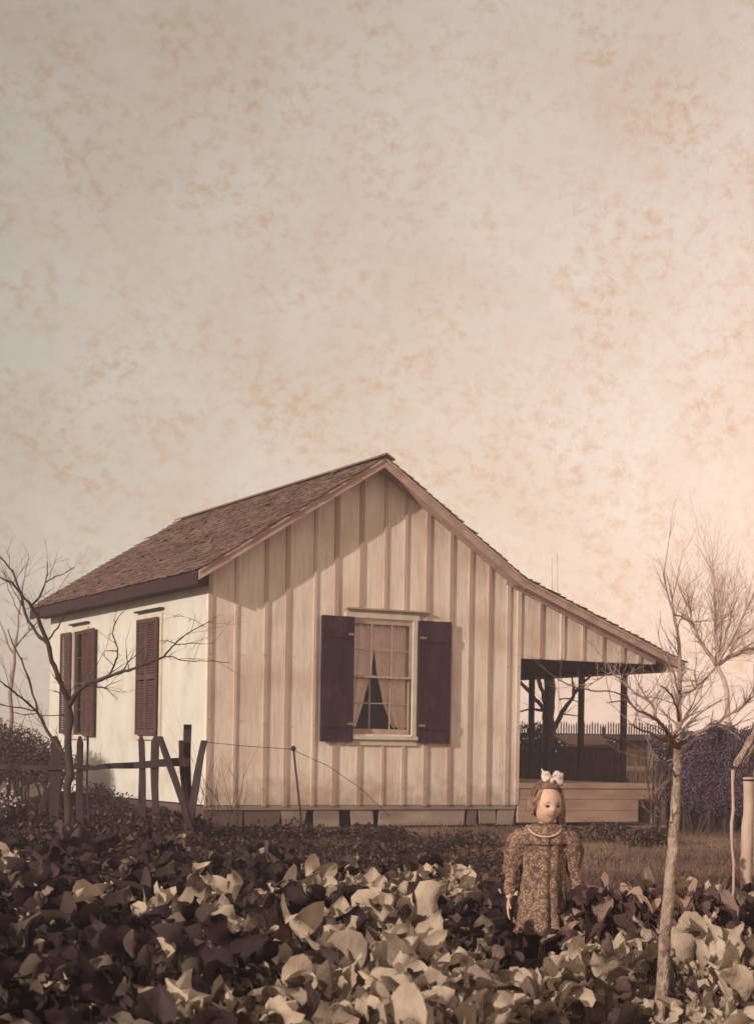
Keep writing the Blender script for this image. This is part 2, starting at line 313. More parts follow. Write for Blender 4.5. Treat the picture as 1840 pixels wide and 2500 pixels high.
# roof decks, shingles
def shingles(a, b, name, exp=.125, lab=None):
    a = Vector((a[0], 0, a[1])); b = Vector((b[0], 0, b[1])); dvec = b-a; ln = dvec.length; dvec.normalize()
    up = Vector((-dvec.z, 0, dvec.x)); up = up if up.z > 0 else -up
    m = MB(); n = int(ln/exp)+1; rr = random.Random(hash(len(name)))
    m.hexa([a+Vector((0, y, 0))-up*k for k, y in ((.05, -.33), )] + []) if False else None
    p = [a, b]
    m.tone = .2
    m.hexa([a-up*.055+Vector((0, -.32, 0)), b-up*.055+Vector((0, -.32, 0)), b-up*.055+Vector((0, HL+.25, 0)), a-up*.055+Vector((0, HL+.25, 0)),
            a-up*.025+Vector((0, -.32, 0)), b-up*.025+Vector((0, -.32, 0)), b-up*.025+Vector((0, HL+.25, 0)), a-up*.025+Vector((0, HL+.25, 0))])
    for k in range(n):
        s1 = min((k+1)*exp, ln+.03); s0 = max(0, s1-exp*1.5)
        y = -.37+rr.uniform(-.02, .02); wob = 0
        rowt = rr.uniform(-.1, .1)
        while y < HL+.28:
            wd = rr.uniform(.07, .16); j = rr.uniform(-.014, .014); th = rr.uniform(.010, .017); lift = rr.uniform(.012, .022) + (.02 if rr.random() < .03 else 0)
            m.tone = min(1, max(.01, rowt+rr.choice([.1, .2, .35, .5, .6, .8])))
            e = Vector((0, y, 0)); f = Vector((0, y+wd-.004, 0))
            q0 = a+dvec*s0-up*.022; q1 = a+dvec*(s1+j)+up*(lift-.02)
            m.hexa([q0+e, q1+e, q1+f, q0+f, q0+up*.006+e, q1+up*th+e, q1+up*th+f, q0+up*.006+f])
            y += wd
    return m.build(name, M['shingle'], house)
shingles(RID, EAV, 'roof')
shingles(RID, KINK, 'roof')
shingles(KINK, PEV, 'porch_roof')
# ridge boards
m = MB(); m.tone = .6
for sx, tip in ((-1, (2.30, 5.035)), (1, (2.55, 5.01))):
    m.prism_y([(2.42, 5.085), (tip[0], tip[1]+.01), (tip[0], tip[1]+.03), (2.42, 5.115)] if sx < 0 else [(2.42, 5.085), (2.42, 5.115), (tip[0], tip[1]+.03), (tip[0], tip[1]+.01)], -.39, HL+.3)
m.build('ridge_cap', M['shingle'], house)
# bargeboards and soffits
def rake(a, b, hi, lo, y0, y1, mm):
    mm.prism_y([(a[0], a[1]-lo), (b[0], b[1]-lo), (b[0], b[1]-hi), (a[0], a[1]-hi)], y0, y1)
m = MB(); e2 = (EAV[0]+.02, EAV[1]+.012)
rake(e2, RID, .03, .155, -.345, -.325, m); rake(RID, KINK, .03, .165, -.345, -.325, m); rake(KINK, (PEV[0]-.02, PEV[1]+.01), .03, .15, -.345, -.325, m)
rake(e2, RID, .028, .062, -.362, -.346, m); rake(RID, KINK, .028, .062, -.362, -.346, m); rake(KINK, (PEV[0]-.02, PEV[1]+.01), .028, .062, -.362, -.346, m)
m.build('bargeboard', M['trim'], house)
m = MB(); rake((4.6, roofz(4.6)), (7.3, roofz(7.3)), .085, .16, -.028, -.002, m); m.build('frieze_board', M['trim'], house)
m = MB(); rake((0, roofz(0)), RID, .075, .095, -.324, 0, m); rake(RID, KINK, .075, .095, -.324, 0, m); rake(KINK, (7.5, roofz(7.5)), .075, .095, -.324, 0, m); m.build('soffit', M['trim'], house)
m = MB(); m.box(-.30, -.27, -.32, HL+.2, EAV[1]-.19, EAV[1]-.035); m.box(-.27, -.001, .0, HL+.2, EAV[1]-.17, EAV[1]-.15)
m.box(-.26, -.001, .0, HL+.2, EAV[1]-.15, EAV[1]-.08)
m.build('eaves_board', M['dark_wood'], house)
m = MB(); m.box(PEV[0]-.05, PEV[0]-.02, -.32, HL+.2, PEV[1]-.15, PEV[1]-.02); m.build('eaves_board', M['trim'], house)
# front window
win = MB()
win.box(OX0-.10, OX0, -.035, .05, OZ0-.02, OZ1+.02); win.box(OX1, OX1+.075, -.035, .05, OZ0-.02, OZ1+.02)
win.box(OX0-.10, OX1+.10, -.032, .05, OZ1+.022, OZ1+.10)
win = win.build('window', M['casing'], house, bevel=.004)
m = MB(); m.box(2.0, 3.30, -.075, -.02, 2.985, 3.01); m.box(2.03, 3.27, -.045, -.02, 2.955, 2.983); m.build('head_casing', M['trim'], win, bevel=.003)
m = MB(); m.box(OX0-.12, OX1+.14, -.068, .04, OZ0-.075, OZ0-.022); m.box(OX0-.06, OX1+.09, -.03, .03, OZ0-.155, OZ0-.08); m.build('sill', M['casing'], win, bevel=.004)
def sash(x0, x1, z0, z1, y0, nm, bot, top):
    m = MB(); t = .035
    m.box(x0, x0+t, y0, y0+.03, z0, z1); m.box(x1-t, x1, y0, y0+.03, z0, z1)
    m.box(x0+t, x1-t, y0+.001, y0+.029, z0, z0+bot); m.box(x0+t, x1-t, y0+.001, y0+.029, z1-top, z1)
    zm = (z0+bot+z1-top)/2
    for k in (1, 2):
        xc = x0+(x1-x0)*k/3; m.box(xc-.008, xc+.008, y0+.004, y0+.026, z0+bot, z1-top)
    m.box(x0+t, x1-t, y0+.007, y0+.023, zm-.007, zm+.007)
    s_ = m.build(nm, M['trim'], win)
    g_ = MB(); g_.box(x0+t-.004, x1-t+.004, y0+.013, y0+.017, z0+bot-.004, z1-top+.004); g_.build('pane', M['glass'], win)
sash(OX0+.005, OX1-.005, 2.05, OZ1-.005, -.01, 'upper_sash', .035, .05)
sash(OX0+.005, OX1-.005, OZ0, 2.085, .028, 'lower_sash', .075, .03)
def curtain(edge, side):
    m = MB(); nz_, nx_ = 40, 26; vs = []; fs = []
    for j in range(nz_+1):
        z = 2.80-(2.80-1.34)*j/nz_; xe = edge(z)
        for i in range(nx_+1):
            t = i/nx_; x0 = OX0-.02 if side < 0 else OX1+.02
            x = x0+(xe-x0)*t; fold = .018*math.sin(t*22+math.sin(z*3)*.6)+.010*math.sin(t*41+z*2)
            vs.append((x, .080+fold*.8, z + (.03*math.sin(t*9) if j == nz_ else 0)))
    for j in range(nz_):
        for i in range(nx_): a = j*(nx_+1)+i; fs.append((a, a+1, a+nx_+2, a+nx_+1))
    m.add(vs, fs); o = m.build('curtain', M['curtain'], win, smooth=True)
    sm = o.modifiers.new('thickness', 'SOLIDIFY'); sm.thickness = .002
def sm_(pts):
    def f(z):
        for (z0, x0), (z1, x1) in zip(pts, pts[1:]):
            if z <= z0 and z >= z1:
                t = (z-z0)/(z1-z0) if z1 != z0 else 0; t = t*t*(3-2*t)*.4+t*.6; return x0+(x1-x0)*t
        return pts[-1][1] if z < pts[-1][0] else pts[0][1]
    return f
curtain(sm_([(2.81, 2.53), (2.5, 2.52), (2.1, 2.47), (1.75, 2.37), (1.33, 2.24)]), -1)
curtain(sm_([(2.81, 2.49), (2.6, 2.50), (2.2, 2.55), (1.75, 2.66), (1.45, 2.78), (1.33, 2.86)]), 1)
def shutter(x0, x1, z0, z1):
    m = MB(); n = 3; wd = (x1-x0)/n
    for k in range(n): m.box(x0+k*wd+.003, x0+(k+1)*wd-.003, -.075, -.05, z0+rb.uniform(-.006, .006), z1+rb.uniform(-.004, .004))
    m.box(x0, x1, -.049, -.038, z0+.01, z1-.01)
    m.box(x0+.02, x1-.02, -.092, -.0755, z1-.30, z1-.19); m.box(x0+.02, x1-.02, -.092, -.0755, z0+.19, z0+.30)
    s_ = m.build('shutter', M['shutter'], house, bevel=.003)
    for z in (z0+.245, z1-.245):
        h_ = MB(); xa = x0+.002 if x0 > 2.6 else x1-.10; h_.box(xa, xa+.098, -.097, -.0925, z-.014, z+.014); h_.build('hinge', M['metal'], s_)
shutter(1.63, 2.13, 1.16, 2.88); shutter(3.15, 3.67, 1.16, 2.88)
# side windows: closed louvred pair near the corner, open shutters on the far one
def louvre(y0, y1, z0, z1, x=-.05):
    m = MB(); t = .045; zm = (z0+z1)/2
    m.box(x-.03, x, y0, y0+t, z0, z1); m.box(x-.03, x, y1-t, y1, z0, z1)
    for a, b in ((z0, z0+.08), (zm-.04, zm+.04), (z1-.06, z1)): m.box(x-.029, x-.001, y0+t, y1-t, a, b)
    z = z0+.09
    while z < z1-.07:
        if not zm-.06 < z < zm+.04: m.hexa([(x-.028, y0+t, z), (x-.022, y0+t, z), (x-.022, y1-t, z), (x-.028, y1-t, z), (x-.008, y0+t, z+.03), (x-.002, y0+t, z+.03), (x-.002, y1-t, z+.03), (x-.008, y1-t, z+.03)])
        z += .036
    return m.build('shutter', M['shutter_side'], house)
def sidewin(y0, y1):
    m = MB(); m.box(-.03, .03, y0-.08, y0, SZ0-.02, SZ1+.06); m.box(-.03, .03, y1, y1+.08, SZ0-.02, SZ1+.06); m.box(-.028, .03, y0, y1, SZ1, SZ1+.06)
    f = m.build('window', M['casing'], house)
    m = MB(); m.box(-.075, -.005, y0-.12, y1+.12, SZ1+.105, SZ1+.13); m.build('head_casing', M['dark_wood'], f)
    m = MB(); m.box(-.06, .02, y0-.1, y1+.1, SZ0-.07, SZ0-.022); m.build('sill', M['casing'], f)
    m = MB(); m.box(.01, .035, y0, y0+.04, SZ0, SZ1); m.box(.01, .035, y1-.04, y1, SZ0, SZ1)
    for z in (SZ0, (SZ0+SZ1)/2-.02, SZ1-.04): m.box(.011, .034, y0+.04, y1-.04, z, z+.04)
    m.box(.014, .03, (y0+y1)/2-.01, (y0+y1)/2+.01, SZ0+.04, SZ1-.04)
    for z in (1.62, 2.45): m.box(.016, .028, y0+.04, y1-.04, z, z+.016)
    m.build('sash', M['shutter_side'], f)
    m = MB(); m.box(.020, .024, y0+.03, y1-.03, SZ0+.02, SZ1-.02); m.build('pane', M['glass'], f)
sidewin(*W1); sidewin(*W2)
louvre(1.74, 2.145, SZ0, SZ1); louvre(2.155, 2.56, SZ0, SZ1)
louvre(4.50, 4.98, SZ0-.02, SZ1); louvre(5.70, 6.20, SZ0+.02, SZ1)
# porch
m = MB(); m.box(HW, 7.4, .0, HL, .55, .60); m.box(HW+.003, 7.44, -.03, -.002, .53, .605)
m.build('porch_floor', M['floor_wood'], house)
m = MB()
for k, (z0, z1) in enumerate(((.37, .525), (.20, .365), (.03, .195))): m.box(HW+.004+k*.002, 7.02+(.33 if k < 1 else 0), -.012-.002*k, .03, z0, z1)
m.box(7.31, 7.36, -.006, .03, .03, .364)
m.build('porch_skirting', M['floor_wood'], house)
m = MB(); m.box(7.34, 7.37, .04, HL, .0, .54); m.build('porch_skirting', M['floor_wood'], house)
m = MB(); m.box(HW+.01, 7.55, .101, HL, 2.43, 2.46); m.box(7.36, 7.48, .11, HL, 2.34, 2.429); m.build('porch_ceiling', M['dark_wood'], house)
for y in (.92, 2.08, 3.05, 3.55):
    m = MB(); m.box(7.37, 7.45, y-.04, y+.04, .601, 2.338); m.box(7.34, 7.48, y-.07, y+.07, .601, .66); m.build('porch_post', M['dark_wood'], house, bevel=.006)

# ------------------------------------------------------------ things behind the house
def picket_fence(name, label, d, x0, x1, ytop, ybot, sp, mt, wf=.55, posts=True, rz_=(.25, .8)):
    o = empty(name, gd((x0+x1)/2/FPX*d-920/FPX*d, d)); tag(o, label, 'fence'); inv = o.location.copy()
    L_, Rr = (x0-920)/FPX*d, (x1-920)/FPX*d; top = at((x0+x1)/2, ytop, d).z
    m = MB(); u = L_; rr = random.Random(int(d))
    while u < Rr:
        h = top+rr.uniform(-.04, .04); wd = sp*wf/2; b = 0.0
        a = [gd(u-wd, d)-inv, gd(u+wd, d)-inv, gd(u+wd, d+.02)-inv, gd(u-wd, d+.02)-inv]
        hh = Vector((0, 0, h-.05)); c = [p+hh for p in a]; m.hexa(a+c)
        ap = (c[0]+c[1])/2+Vector((0, 0, .06)); aq = (c[2]+c[3])/2+Vector((0, 0, .06)); m.add([c[0], c[1], c[2], c[3], ap, aq], [(0, 1, 4), (2, 3, 5), (1, 2, 5, 4), (3, 0, 4, 5)])
        u += sp*rr.uniform(.9, 1.1)
    m.build('pickets', mt, o)
    for f in rz_:
        m = MB(); z = top*f; a = [gd(L_, d+.022)-inv, gd(Rr, d+.022)-inv, gd(Rr, d+.06)-inv, gd(L_, d+.06)-inv]
        m.hexa([p+Vector((0, 0, z)) for p in a]+[p+Vector((0, 0, z+.09)) for p in a]); m.build('rail', mt, o)
    k = L_
    while k < Rr:
        m = MB(); a = [gd(k, d+.062)-inv, gd(k+.09, d+.062)-inv, gd(k+.09, d+.15)-inv, gd(k, d+.15)-inv]; m.hexa(a+[p+Vector((0, 0, top-.1)) for p in a]); m.build('post', mt, o); k += 2.2
    return o
picket_fence('picket_fence', 'tall dark picket fence seen through the porch posts', 42, 1255, 1640, 1765, 1900, .066, M['dark_wood'], .5)
picket_fence('picket_fence', 'low pale picket fence beyond the right end of the porch', 31, 1512, 1640, 1874, 1912, .10, M['pale_boards'], .6)
def shed(name, label, d, x0, x1, ytop, yeave, wall, roof, cat, dep=2.2, slats=True):
    o = empty(name, gd(((x0+x1)/2-920)/FPX*d, d), -YAW); tag(o, label, cat)
    hw = (x1-x0)/2/FPX*d; zt = at((x0+x1)/2, ytop, d).z; ze = at((x0+x1)/2, yeave, d).z
    m = MB(); n = int(hw*2/.14); rr = random.Random(5)
    for k in range(n):
        a = -hw+k*2*hw/n; m.tone = 0; m.box(a+.008, a+2*hw/n-.008, rr.uniform(0, .008), .03, 0, ze)
    m.box(-hw, hw, .031, .04, 0, ze-.02); m.box(-hw, -hw+.03, .041, dep, 0, ze); m.box(hw-.03, hw, .041, dep, 0, ze); m.box(-hw, hw, dep+.001, dep+.03, 0, ze)
    m.build('wall', wall, o)
    m = MB(); m.hexa([(-hw-.1, -.15, ze-.02), (hw+.1, -.15, ze-.02), (hw+.1, dep+.1, zt), (-hw-.1, dep+.1, zt), (-hw-.1, -.15, ze+.03), (hw+.1, -.15, ze+.03), (hw+.1, dep+.1, zt+.05), (-hw-.1, dep+.1, zt+.05)]); m.build('roof', roof, o)
    return o
picket_fence('plank_fence', 'dark close-boarded low fence just beyond the porch floor', 30, 1258, 1514, 1826, 1912, .085, M['dark_wood'], .86)
shed('coop', 'low dark slatted shed with reddish roof behind the porch', 33, 1400, 1500, 1796, 1822, M['dark_wood'], M['coop_roof'], 'shed', 3.0)
sh = shed('board_shed', 'small pale board shed with a white corner post beyond the porch', 32, 1520, 1596, 1800, 1812, M['pale_boards'], M['dark_wood'], 'shed', 2)
hw = 38/FPX*32; m = MB(); m.box(hw-.13, hw+.03, -.05, -.003, 0, 1.42); m.build('corner_post', M['casing'], sh)
m = MB(); m.box(-hw, hw-.14, -.03, -.003, .72, .82); m.build('rail', M['casing'], sh)

def leafmass(m, c, r, n, size, rr, tones=(.0, .2, .5, .9), flat=.5):
    c = Vector(c)
    for _ in range(n):
        v = Vector((rr.gauss(0, .5), rr.gauss(0, .5), rr.gauss(0, .5)))
        if v.length > 1: v = v.normalized()*rr.uniform(.7, 1)
        p = c+Vector((v.x*r[0], v.y*r[1], v.z*r[2]))
        if p.z < 0.01: p.z = rr.uniform(.01, .08)
        a = Vector((rr.uniform(-1, 1), rr.uniform(-1, 1), rr.uniform(-flat, 1))).normalized(); b = a.orthogonal().normalized(); s = size*rr.uniform(.5, 1.3)
        m.tone = rr.choice(tones); q = a.cross(b)
        m.add([p, p+a*s*.5+q*s*.28, p+a*s, p+a*s*.5-q*s*.28], [(0, 1, 2, 3)])
def bush(name, label, blobs, mt, size, n, group=None, tw=None, cat='bush'):
    cen = sum((Vector(b[0]) for b in blobs), Vector())/len(blobs); cen.z = 0
    o = empty(name, cen); tag(o, label, cat, group); rr = random.Random(len(label)+n)
    m = MB()
    for c, r in blobs: leafmass(m, Vector(c)-cen, r, int(n*r[0]*r[2]), size, rr)
    m.build('foliage', mt, o)
    m = MB()
    for c, r in blobs:
        for _ in range(10):
            b = Vector(c)-cen; b.z = 0; b += Vector((rr.uniform(-.3, .3)*r[0], rr.uniform(-.3, .3)*r[1], 0))
            t = Vector(c)-cen+Vector((rr.uniform(-1, 1)*r[0], rr.uniform(-1, 1)*r[1], r[2]*rr.uniform(.3, 1.1))); mid = (b+t)/2+Vector((rr.uniform(-.1, .1), rr.uniform(-.1, .1), .1))
            m.tube([b, mid, t], [.02, .012, .004], 4)
    m.build('stems', tw or M['bark_dark'], o); return o
bl = []
for px, py, rx, rz_ in [(1645, 1872, .28, .36), (1700, 1868, .42, .46), (1755, 1868, .42, .44), (1810, 1862, .5, .46), (1870, 1855, .6, .5), (1690, 1925, .55, .36), (1780, 1930, .8, .4), (1850, 1930, .7, .4)]:
    bl.append((at(px, py, 23), (rx, rx, rz_)))
rb2 = random.Random(6)
for k in range(22):
    q = rb2.uniform(.06, .17); bl.append((at(rb2.uniform(1600, 1880), rb2.uniform(1785, 1830), 23+rb2.uniform(-.4, .4)), (q, q, q*rb2.uniform(.8, 1.8))))
bush('bush', 'large dense dark purplish bush behind the slender pale tree', bl, M['bush'], .034, 42000)  # bush tinted blue-violet to stand for lens glare
bl = [(at(px, py, 36), (.7, .6, .65)) for px, py in [(1285, 1880), (1330, 1860), (1380, 1900), (1300, 1840)]]
bush('bush', 'dark bush in the shade beyond the inner end of the porch', bl, M['weed'], .1, 3500)
bl = [(at(px, py, 25), (.55, .5, s)) for px, py, s in [(-10, 1835, .5), (40, 1845, .45), (90, 1860, .4), (-60, 1830, .6), (130, 1880, .3)]]
bush('bush', 'tangled brown thicket behind the left end of the broken fence', bl, M['brown_bush'], .04, 16000)

# ------------------------------------------------------------ bare trees
def jit(pts, d0, dd, rr, amp=.0):
    n = len(pts); out = []
    for i, (x, y) in enumerate(pts): out.append(at(x, y, d0+dd*i/max(1, n-1)))
    res = [out[0]]
    for a, b in zip(out, out[1:]):
        k = 3; L_ = (b-a).length
        for j in range(1, k+1):
            p = a.lerp(b, j/k)
            if j < k: p += Vector((rr.uniform(-1, 1), rr.uniform(-1, 1), rr.uniform(-1, 1)))*L_*.04
            res.append(p)
    return res
def sprout(m, p, dr, ln, r, lev, rr, spread=.6, droop=0, kids=3):
    n = 4; pts = [p]; d_ = dr.normalized()
    for i in range(n):
        d_ = (d_+Vector((rr.uniform(-1, 1), rr.uniform(-1, 1), rr.uniform(-1, 1)+droop))*.16).normalized(); pts.append(pts[-1]+d_*ln/n)
    m.tube(pts, [r*(1-.7*i/n) for i in range(n+1)], 4 if lev else 3, cap=False)
    if lev > 0:
        for k in range(kids):
            i = rr.randint(1, n); q = pts[i]; v = Vector((rr.uniform(-1, 1), rr.uniform(-1, 1), rr.uniform(-.6, 1)))*spread
            sprout(m, q, d_+v, ln*rr.uniform(.45, .75), r*.5, lev-1, rr, spread, droop, kids)
def bare_tree(name, label, trunk, tr, paths, d0, mt, twigs, seed, tl=.35, lev=1, tmt=None, trad=None, base_z=0, cat='tree', spread=.7, kids=3, spur=True, lo=-.4):
    rr = random.Random(seed); o = empty(name); base = at(*trunk[0], d0); base.z = 0; o.location = base; tag(o, label, cat)
    m = MB(); tp = [p-base for p in jit(trunk, d0, 0, rr)]; tp[0] = Vector((tp[0].x, tp[0].y, min(tp[0].z, -.05)))
    n = len(tp); rad = trad or [tr[0]+(tr[1]-tr[0])*i/(n-1) for i in range(n)]
    rad = [r_*rr.uniform(.93, 1.09) for r_ in rad]; rad[0] *= 1.15
    m.tube(tp, rad, 12)
    if cat == 'tree' and tr[0] < .03:
        for k in range(9):
            i = rr.randint(2, len(tp)-2); a_ = rr.uniform(0, 6.28); c_ = tp[i].lerp(tp[i+1], rr.random())+Vector((math.cos(a_), math.sin(a_), 0))*rad[i]*.8; q_ = rad[i]*rr.uniform(.3, .5); m.ell(c_, (q_, q_, q_*.8), 8, 6)
    m.build('trunk', mt, o, smooth=True)
    m = MB(); nodes = []
    for pts, r0, r1, dd in paths:
        q = [p-base for p in jit(pts, d0, dd, rr)]; n = len(q)
        m.tube(q, [max(.0015, (r0+(r1-r0)*i/(n-1))*rr.uniform(.85, 1.2)) for i in range(n)], 7)
        for i in range(1, n): nodes.append((q[i], (q[i]-q[i-1]).normalized(), r0+(r1-r0)*i/(n-1)))
    for _ in range(twigs):
        p, dr, r = rr.choice(nodes); v = Vector((rr.uniform(-1, 1), rr.uniform(-1, 1), rr.uniform(lo, 1)))
        sprout(m, p, dr*.6+v*spread, tl*rr.uniform(.3, 1.1), max(.002, min(r*.45, .006)), lev, rr, kids=kids)
    if spur:
        for _ in range(twigs*2):
            p, dr, r = rr.choice(nodes); v = Vector((rr.uniform(-1, 1), rr.uniform(-1, 1), rr.uniform(-1, 1))); m.tube([p, p+v*.03*rr.uniform(.5, 1.6)], [max(.003, r*.5), .002], 4)
    m.build('crown', tmt or mt, o, smooth=True); return o
# left tree by the broken fence
P = .010
bare_tree('bare_tree', 'dark bare tree with crooked limbs growing by the broken fence', [(166, 2075), (166, 1960), (168, 1850), (172, 1760), (168, 1710)], (.040, .034),
  [([(167, 1712), (158, 1690), (142, 1655), (126, 1615), (116, 1568), (91, 1501), (75, 1479), (52, 1450), (31, 1423), (0, 1410)], .033, .006, -.5),
   ([(119, 1575), (88, 1545), (63, 1501), (48, 1440), (31, 1394), (6, 1366), (-20, 1350)], .018, .006, .8),
   ([(75, 1479), (95, 1460), (108, 1430), (116, 1400), (115, 1372)], .013, .004, .3), ([(113, 1421), (135, 1408), (154, 1402), (180, 1385)], .007, .003, .3),
   ([(116, 1564), (142, 1533), (164, 1492), (189, 1479)], .010, .003, -.4),
   ([(168, 1725), (180, 1703), (192, 1685), (214, 1668), (240, 1662), (264, 1652), (315, 1637), (365, 1619), (400, 1604)], .028, .010, -.9),
   ([(400, 1604), (419, 1580), (440, 1560), (466, 1542), (488, 1530), (506, 1520)], .010, .003, -.4), ([(404, 1603), (420, 1603), (441, 1612), (472, 1615), (520, 1613), (560, 1618)], .007, .003, -.3),
   ([(431, 1574), (460, 1571), (520, 1571)], .006, .002, .1), ([(431, 1574), (409, 1564), (388, 1564)], .006, .002, .1),
   ([(297, 1643), (310, 1620), (330, 1602), (362, 1577)], .008, .003, .3), ([(262, 1655), (278, 1625), (286, 1605), (288, 1583), (280, 1562), (274, 1545), (280, 1525), (290, 1505), (312, 1483)], .011, .003, .3),
   ([(288, 1590), (268, 1589), (254, 1590)], .007, .003, .1), ([(215, 1674), (245, 1678), (264, 1682)], .010, .006, -.1), ([(255, 1680), (270, 1670), (296, 1660)], .006, .002, -.1),
   ([(500, 1530), (480, 1516), (436, 1500), (425, 1508)], .003, .002, 0),
   ([(168, 1870), (151, 1834), (115, 1785), (91, 1738), (75, 1674), (53, 1611), (30, 1570), (19, 1538)], .020, .005, .7),
   ([(91, 1738), (66, 1715), (38, 1693), (15, 1675), (-10, 1655)], .012, .007, -.4), ([(88, 1736), (50, 1728), (0, 1720), (-20, 1716)], .008, .005, .3), ([(94, 1746), (120, 1748), (157, 1746)], .005, .004, .1), ([(92, 1742), (60, 1745), (28, 1738)], .006, .003, .1)],
  17.0, M['bark_dark'], 70, 11, .42, 1)
# right slender pale tree
bare_tree('bare_tree', 'slender young tree with pale trunk in front of the porch', [(1608, 2530), (1612, 2450), (1622, 2300), (1628, 2230), (1638, 2100), (1645, 2020), (1650, 1930), (1654, 1870), (1654, 1826)], (.027, .0145),
  [([(1654, 1830), (1658, 1790), (1657, 1745), (1658, 1690), (1660, 1660), (1659, 1606), (1654, 1550), (1646, 1515), (1643, 1498), (1634, 1470), (1625, 1432), (1618, 1400)], .012, .0015, .3),
   ([(1650, 1824), (1640, 1818), (1622, 1808), (1609, 1804), (1590, 1792), (1558, 1780), (1535, 1768)], .008, .003, -.3),
   ([(1650, 1822), (1640, 1806), (1626, 1785), (1616, 1770), (1600, 1755), (1580, 1745), (1560, 1738)], .010, .004, -.5),
   ([(1602, 1757), (1597, 1735), (1590, 1718), (1575, 1706), (1556, 1697), (1529, 1675), (1510, 1655), (1492, 1642)], .006, .003, .4), ([(1492, 1642), (1466, 1655), (1437, 1674)], .003, .002, .2),
   ([(1558, 1738), (1530, 1700), (1500, 1690), (1440, 1686), (1390, 1672), (1360, 1660)], .004, .002, -.3), ([(1529, 1710), (1510, 1712), (1480, 1716)], .0035, .002, -.1),
   ([(1656, 1820), (1668, 1808), (1692, 1793), (1723, 1780), (1745, 1771), (1767, 1751), (1798, 1737), (1820, 1718), (1838, 1700)], .009, .003, -.3),
   ([(1750, 1770), (1767, 1778), (1788, 1790), (1806, 1806)], .005, .003, -.2), ([(1657, 1760), (1654, 1735), (1643, 1706), (1625, 1682), (1611, 1673)], .006, .002, -.4),
   ([(1656, 1775), (1675, 1745), (1690, 1720), (1700, 1690)], .005, .002, .3), ([(1658, 1700), (1680, 1690), (1700, 1677)], .004, .002, .3), ([(1643, 1500), (1662, 1505), (1689, 1521)], .003, .002, .1), 
   ([(1652, 1900), (1640, 1880), (1622, 1862), (1600, 1850)], .005, .002, -.2), ([(1640, 2010), (1622, 2000), (1602, 1972), (1594, 1950), (1600, 1935)], .003, .002, -.2)],
  6.4, M['bark_pale'], 130, 23, .20, 1, lo=.0, spur=False, trad=None, tmt=M['bark_mid'])
# background tree at right
hub = (1749, 1626)
bp = [([hub, (1747, 1562), (1745, 1484), (1742, 1417), (1739, 1385)], .035, .006, .5), ([hub, (1723, 1588), (1707, 1564), (1689, 1521), (1683, 1490), (1680, 1465)], .035, .008, -.5),
  ([hub, (1775, 1605), (1807, 1593), (1823, 1584), (1850, 1586), (1880, 1560)], .035, .012, .5), ([hub, (1725, 1655), (1700, 1677), (1680, 1690)], .02, .008, .3), ([(1700, 1677), (1695, 1640), (1700, 1600)], .012, .005, .5),
  ([hub, (1770, 1560), (1785, 1500), (1795, 1450)], .03, .005, .8), ([hub, (1790, 1550), (1820, 1490), (1845, 1440)], .028, .005, -.8), ([hub, (1760, 1540), (1762, 1470), (1768, 1420)], .02, .005, 1.2), ([(1775, 1605), (1800, 1560), (1840, 1530)], .02, .005, 1)]
bare_tree('bare_tree', 'bare tree with a fan of fine pinkish twigs at the right edge', [(1778, 1960), (1778, 1850), (1776, 1729), (1767, 1662), hub], (.045, .03), bp, 26, M['twig_pink'], 260, 31, .8, 2, spread=.55, spur=False)
# tree beyond the porch
bare_tree('bare_tree', 'thick dark trunk of a bare tree seen through the porch opening', [(1340, 1960), (1340, 1850), (1338, 1790), (1339, 1730), (1340, 1660), (1342, 1600), (1345, 1560)], (.13, .11),
  [([(1335, 1745), (1320, 1722), (1300, 1700), (1275, 1672), (1262, 1660)], .05, .03, .3), ([(1335, 1730), (1325, 1690), (1312, 1655), (1300, 1620)], .05, .03, -.3), ([(1325, 1735), (1300, 1731), (1270, 1738)], .03, .015, .2),
   ([(1342, 1800), (1358, 1768), (1372, 1738), (1392, 1712), (1408, 1685), (1425, 1664), (1450, 1640), (1480, 1618)], .055, .02, .5), ([(1400, 1700), (1398, 1670), (1396, 1640)], .03, .015, .2), ([(1365, 1708), (1390, 1706), (1413, 1716)], .015, .01, 0), ([(1370, 1745), (1392, 1746), (1410, 1748)], .015, .01, 0), ([(1345, 1600), (1320, 1540), (1300, 1500)], .08, .03, 0), ([(1345, 1600), (1380, 1540), (1400, 1500)], .08, .03, 0)],
  34, M['dark_wood'], 12, 41, .7, 1, spur=False)
# faint tree far left
bare_tree('bare_tree', 'thin pale twiggy tree beyond the left end of the house roof', [(20, 1900), (25, 1800), (30, 1650), (40, 1560)], (.05, .03),
  [([(40, 1560), (50, 1480), (60, 1410), (70, 1350)], .02, .004, .5), ([(38, 1580), (90, 1520), (130, 1460), (170, 1400)], .018, .004, .4), ([(35, 1600), (0, 1520), (-30, 1450)], .02, .005, .3), ([(50, 1500), (20, 1440), (10, 1390)], .015, .004, 0)],
  33, M['bark_mid'], 60, 53, .8, 1, spur=False)
for px, y0, y1 in ((1347, 1362, 1900), (1360, 1352, 1900)):
    a = at(px, y0, 40); b = at(px+6, y1, 40); b.z = 0
    o = empty('thin_pole', b); tag(o, 'thin upright rod, %s of the two rising beyond the porch roof' % ('left' if px < 1350 else 'right'), 'pole', 'thin rods behind the roof')
    m = MB(); m.tube([Vector(), (a-b)*.5, a-b], [.015, .012, .007], 6); m.build('shaft', M['twig_pink'], o)

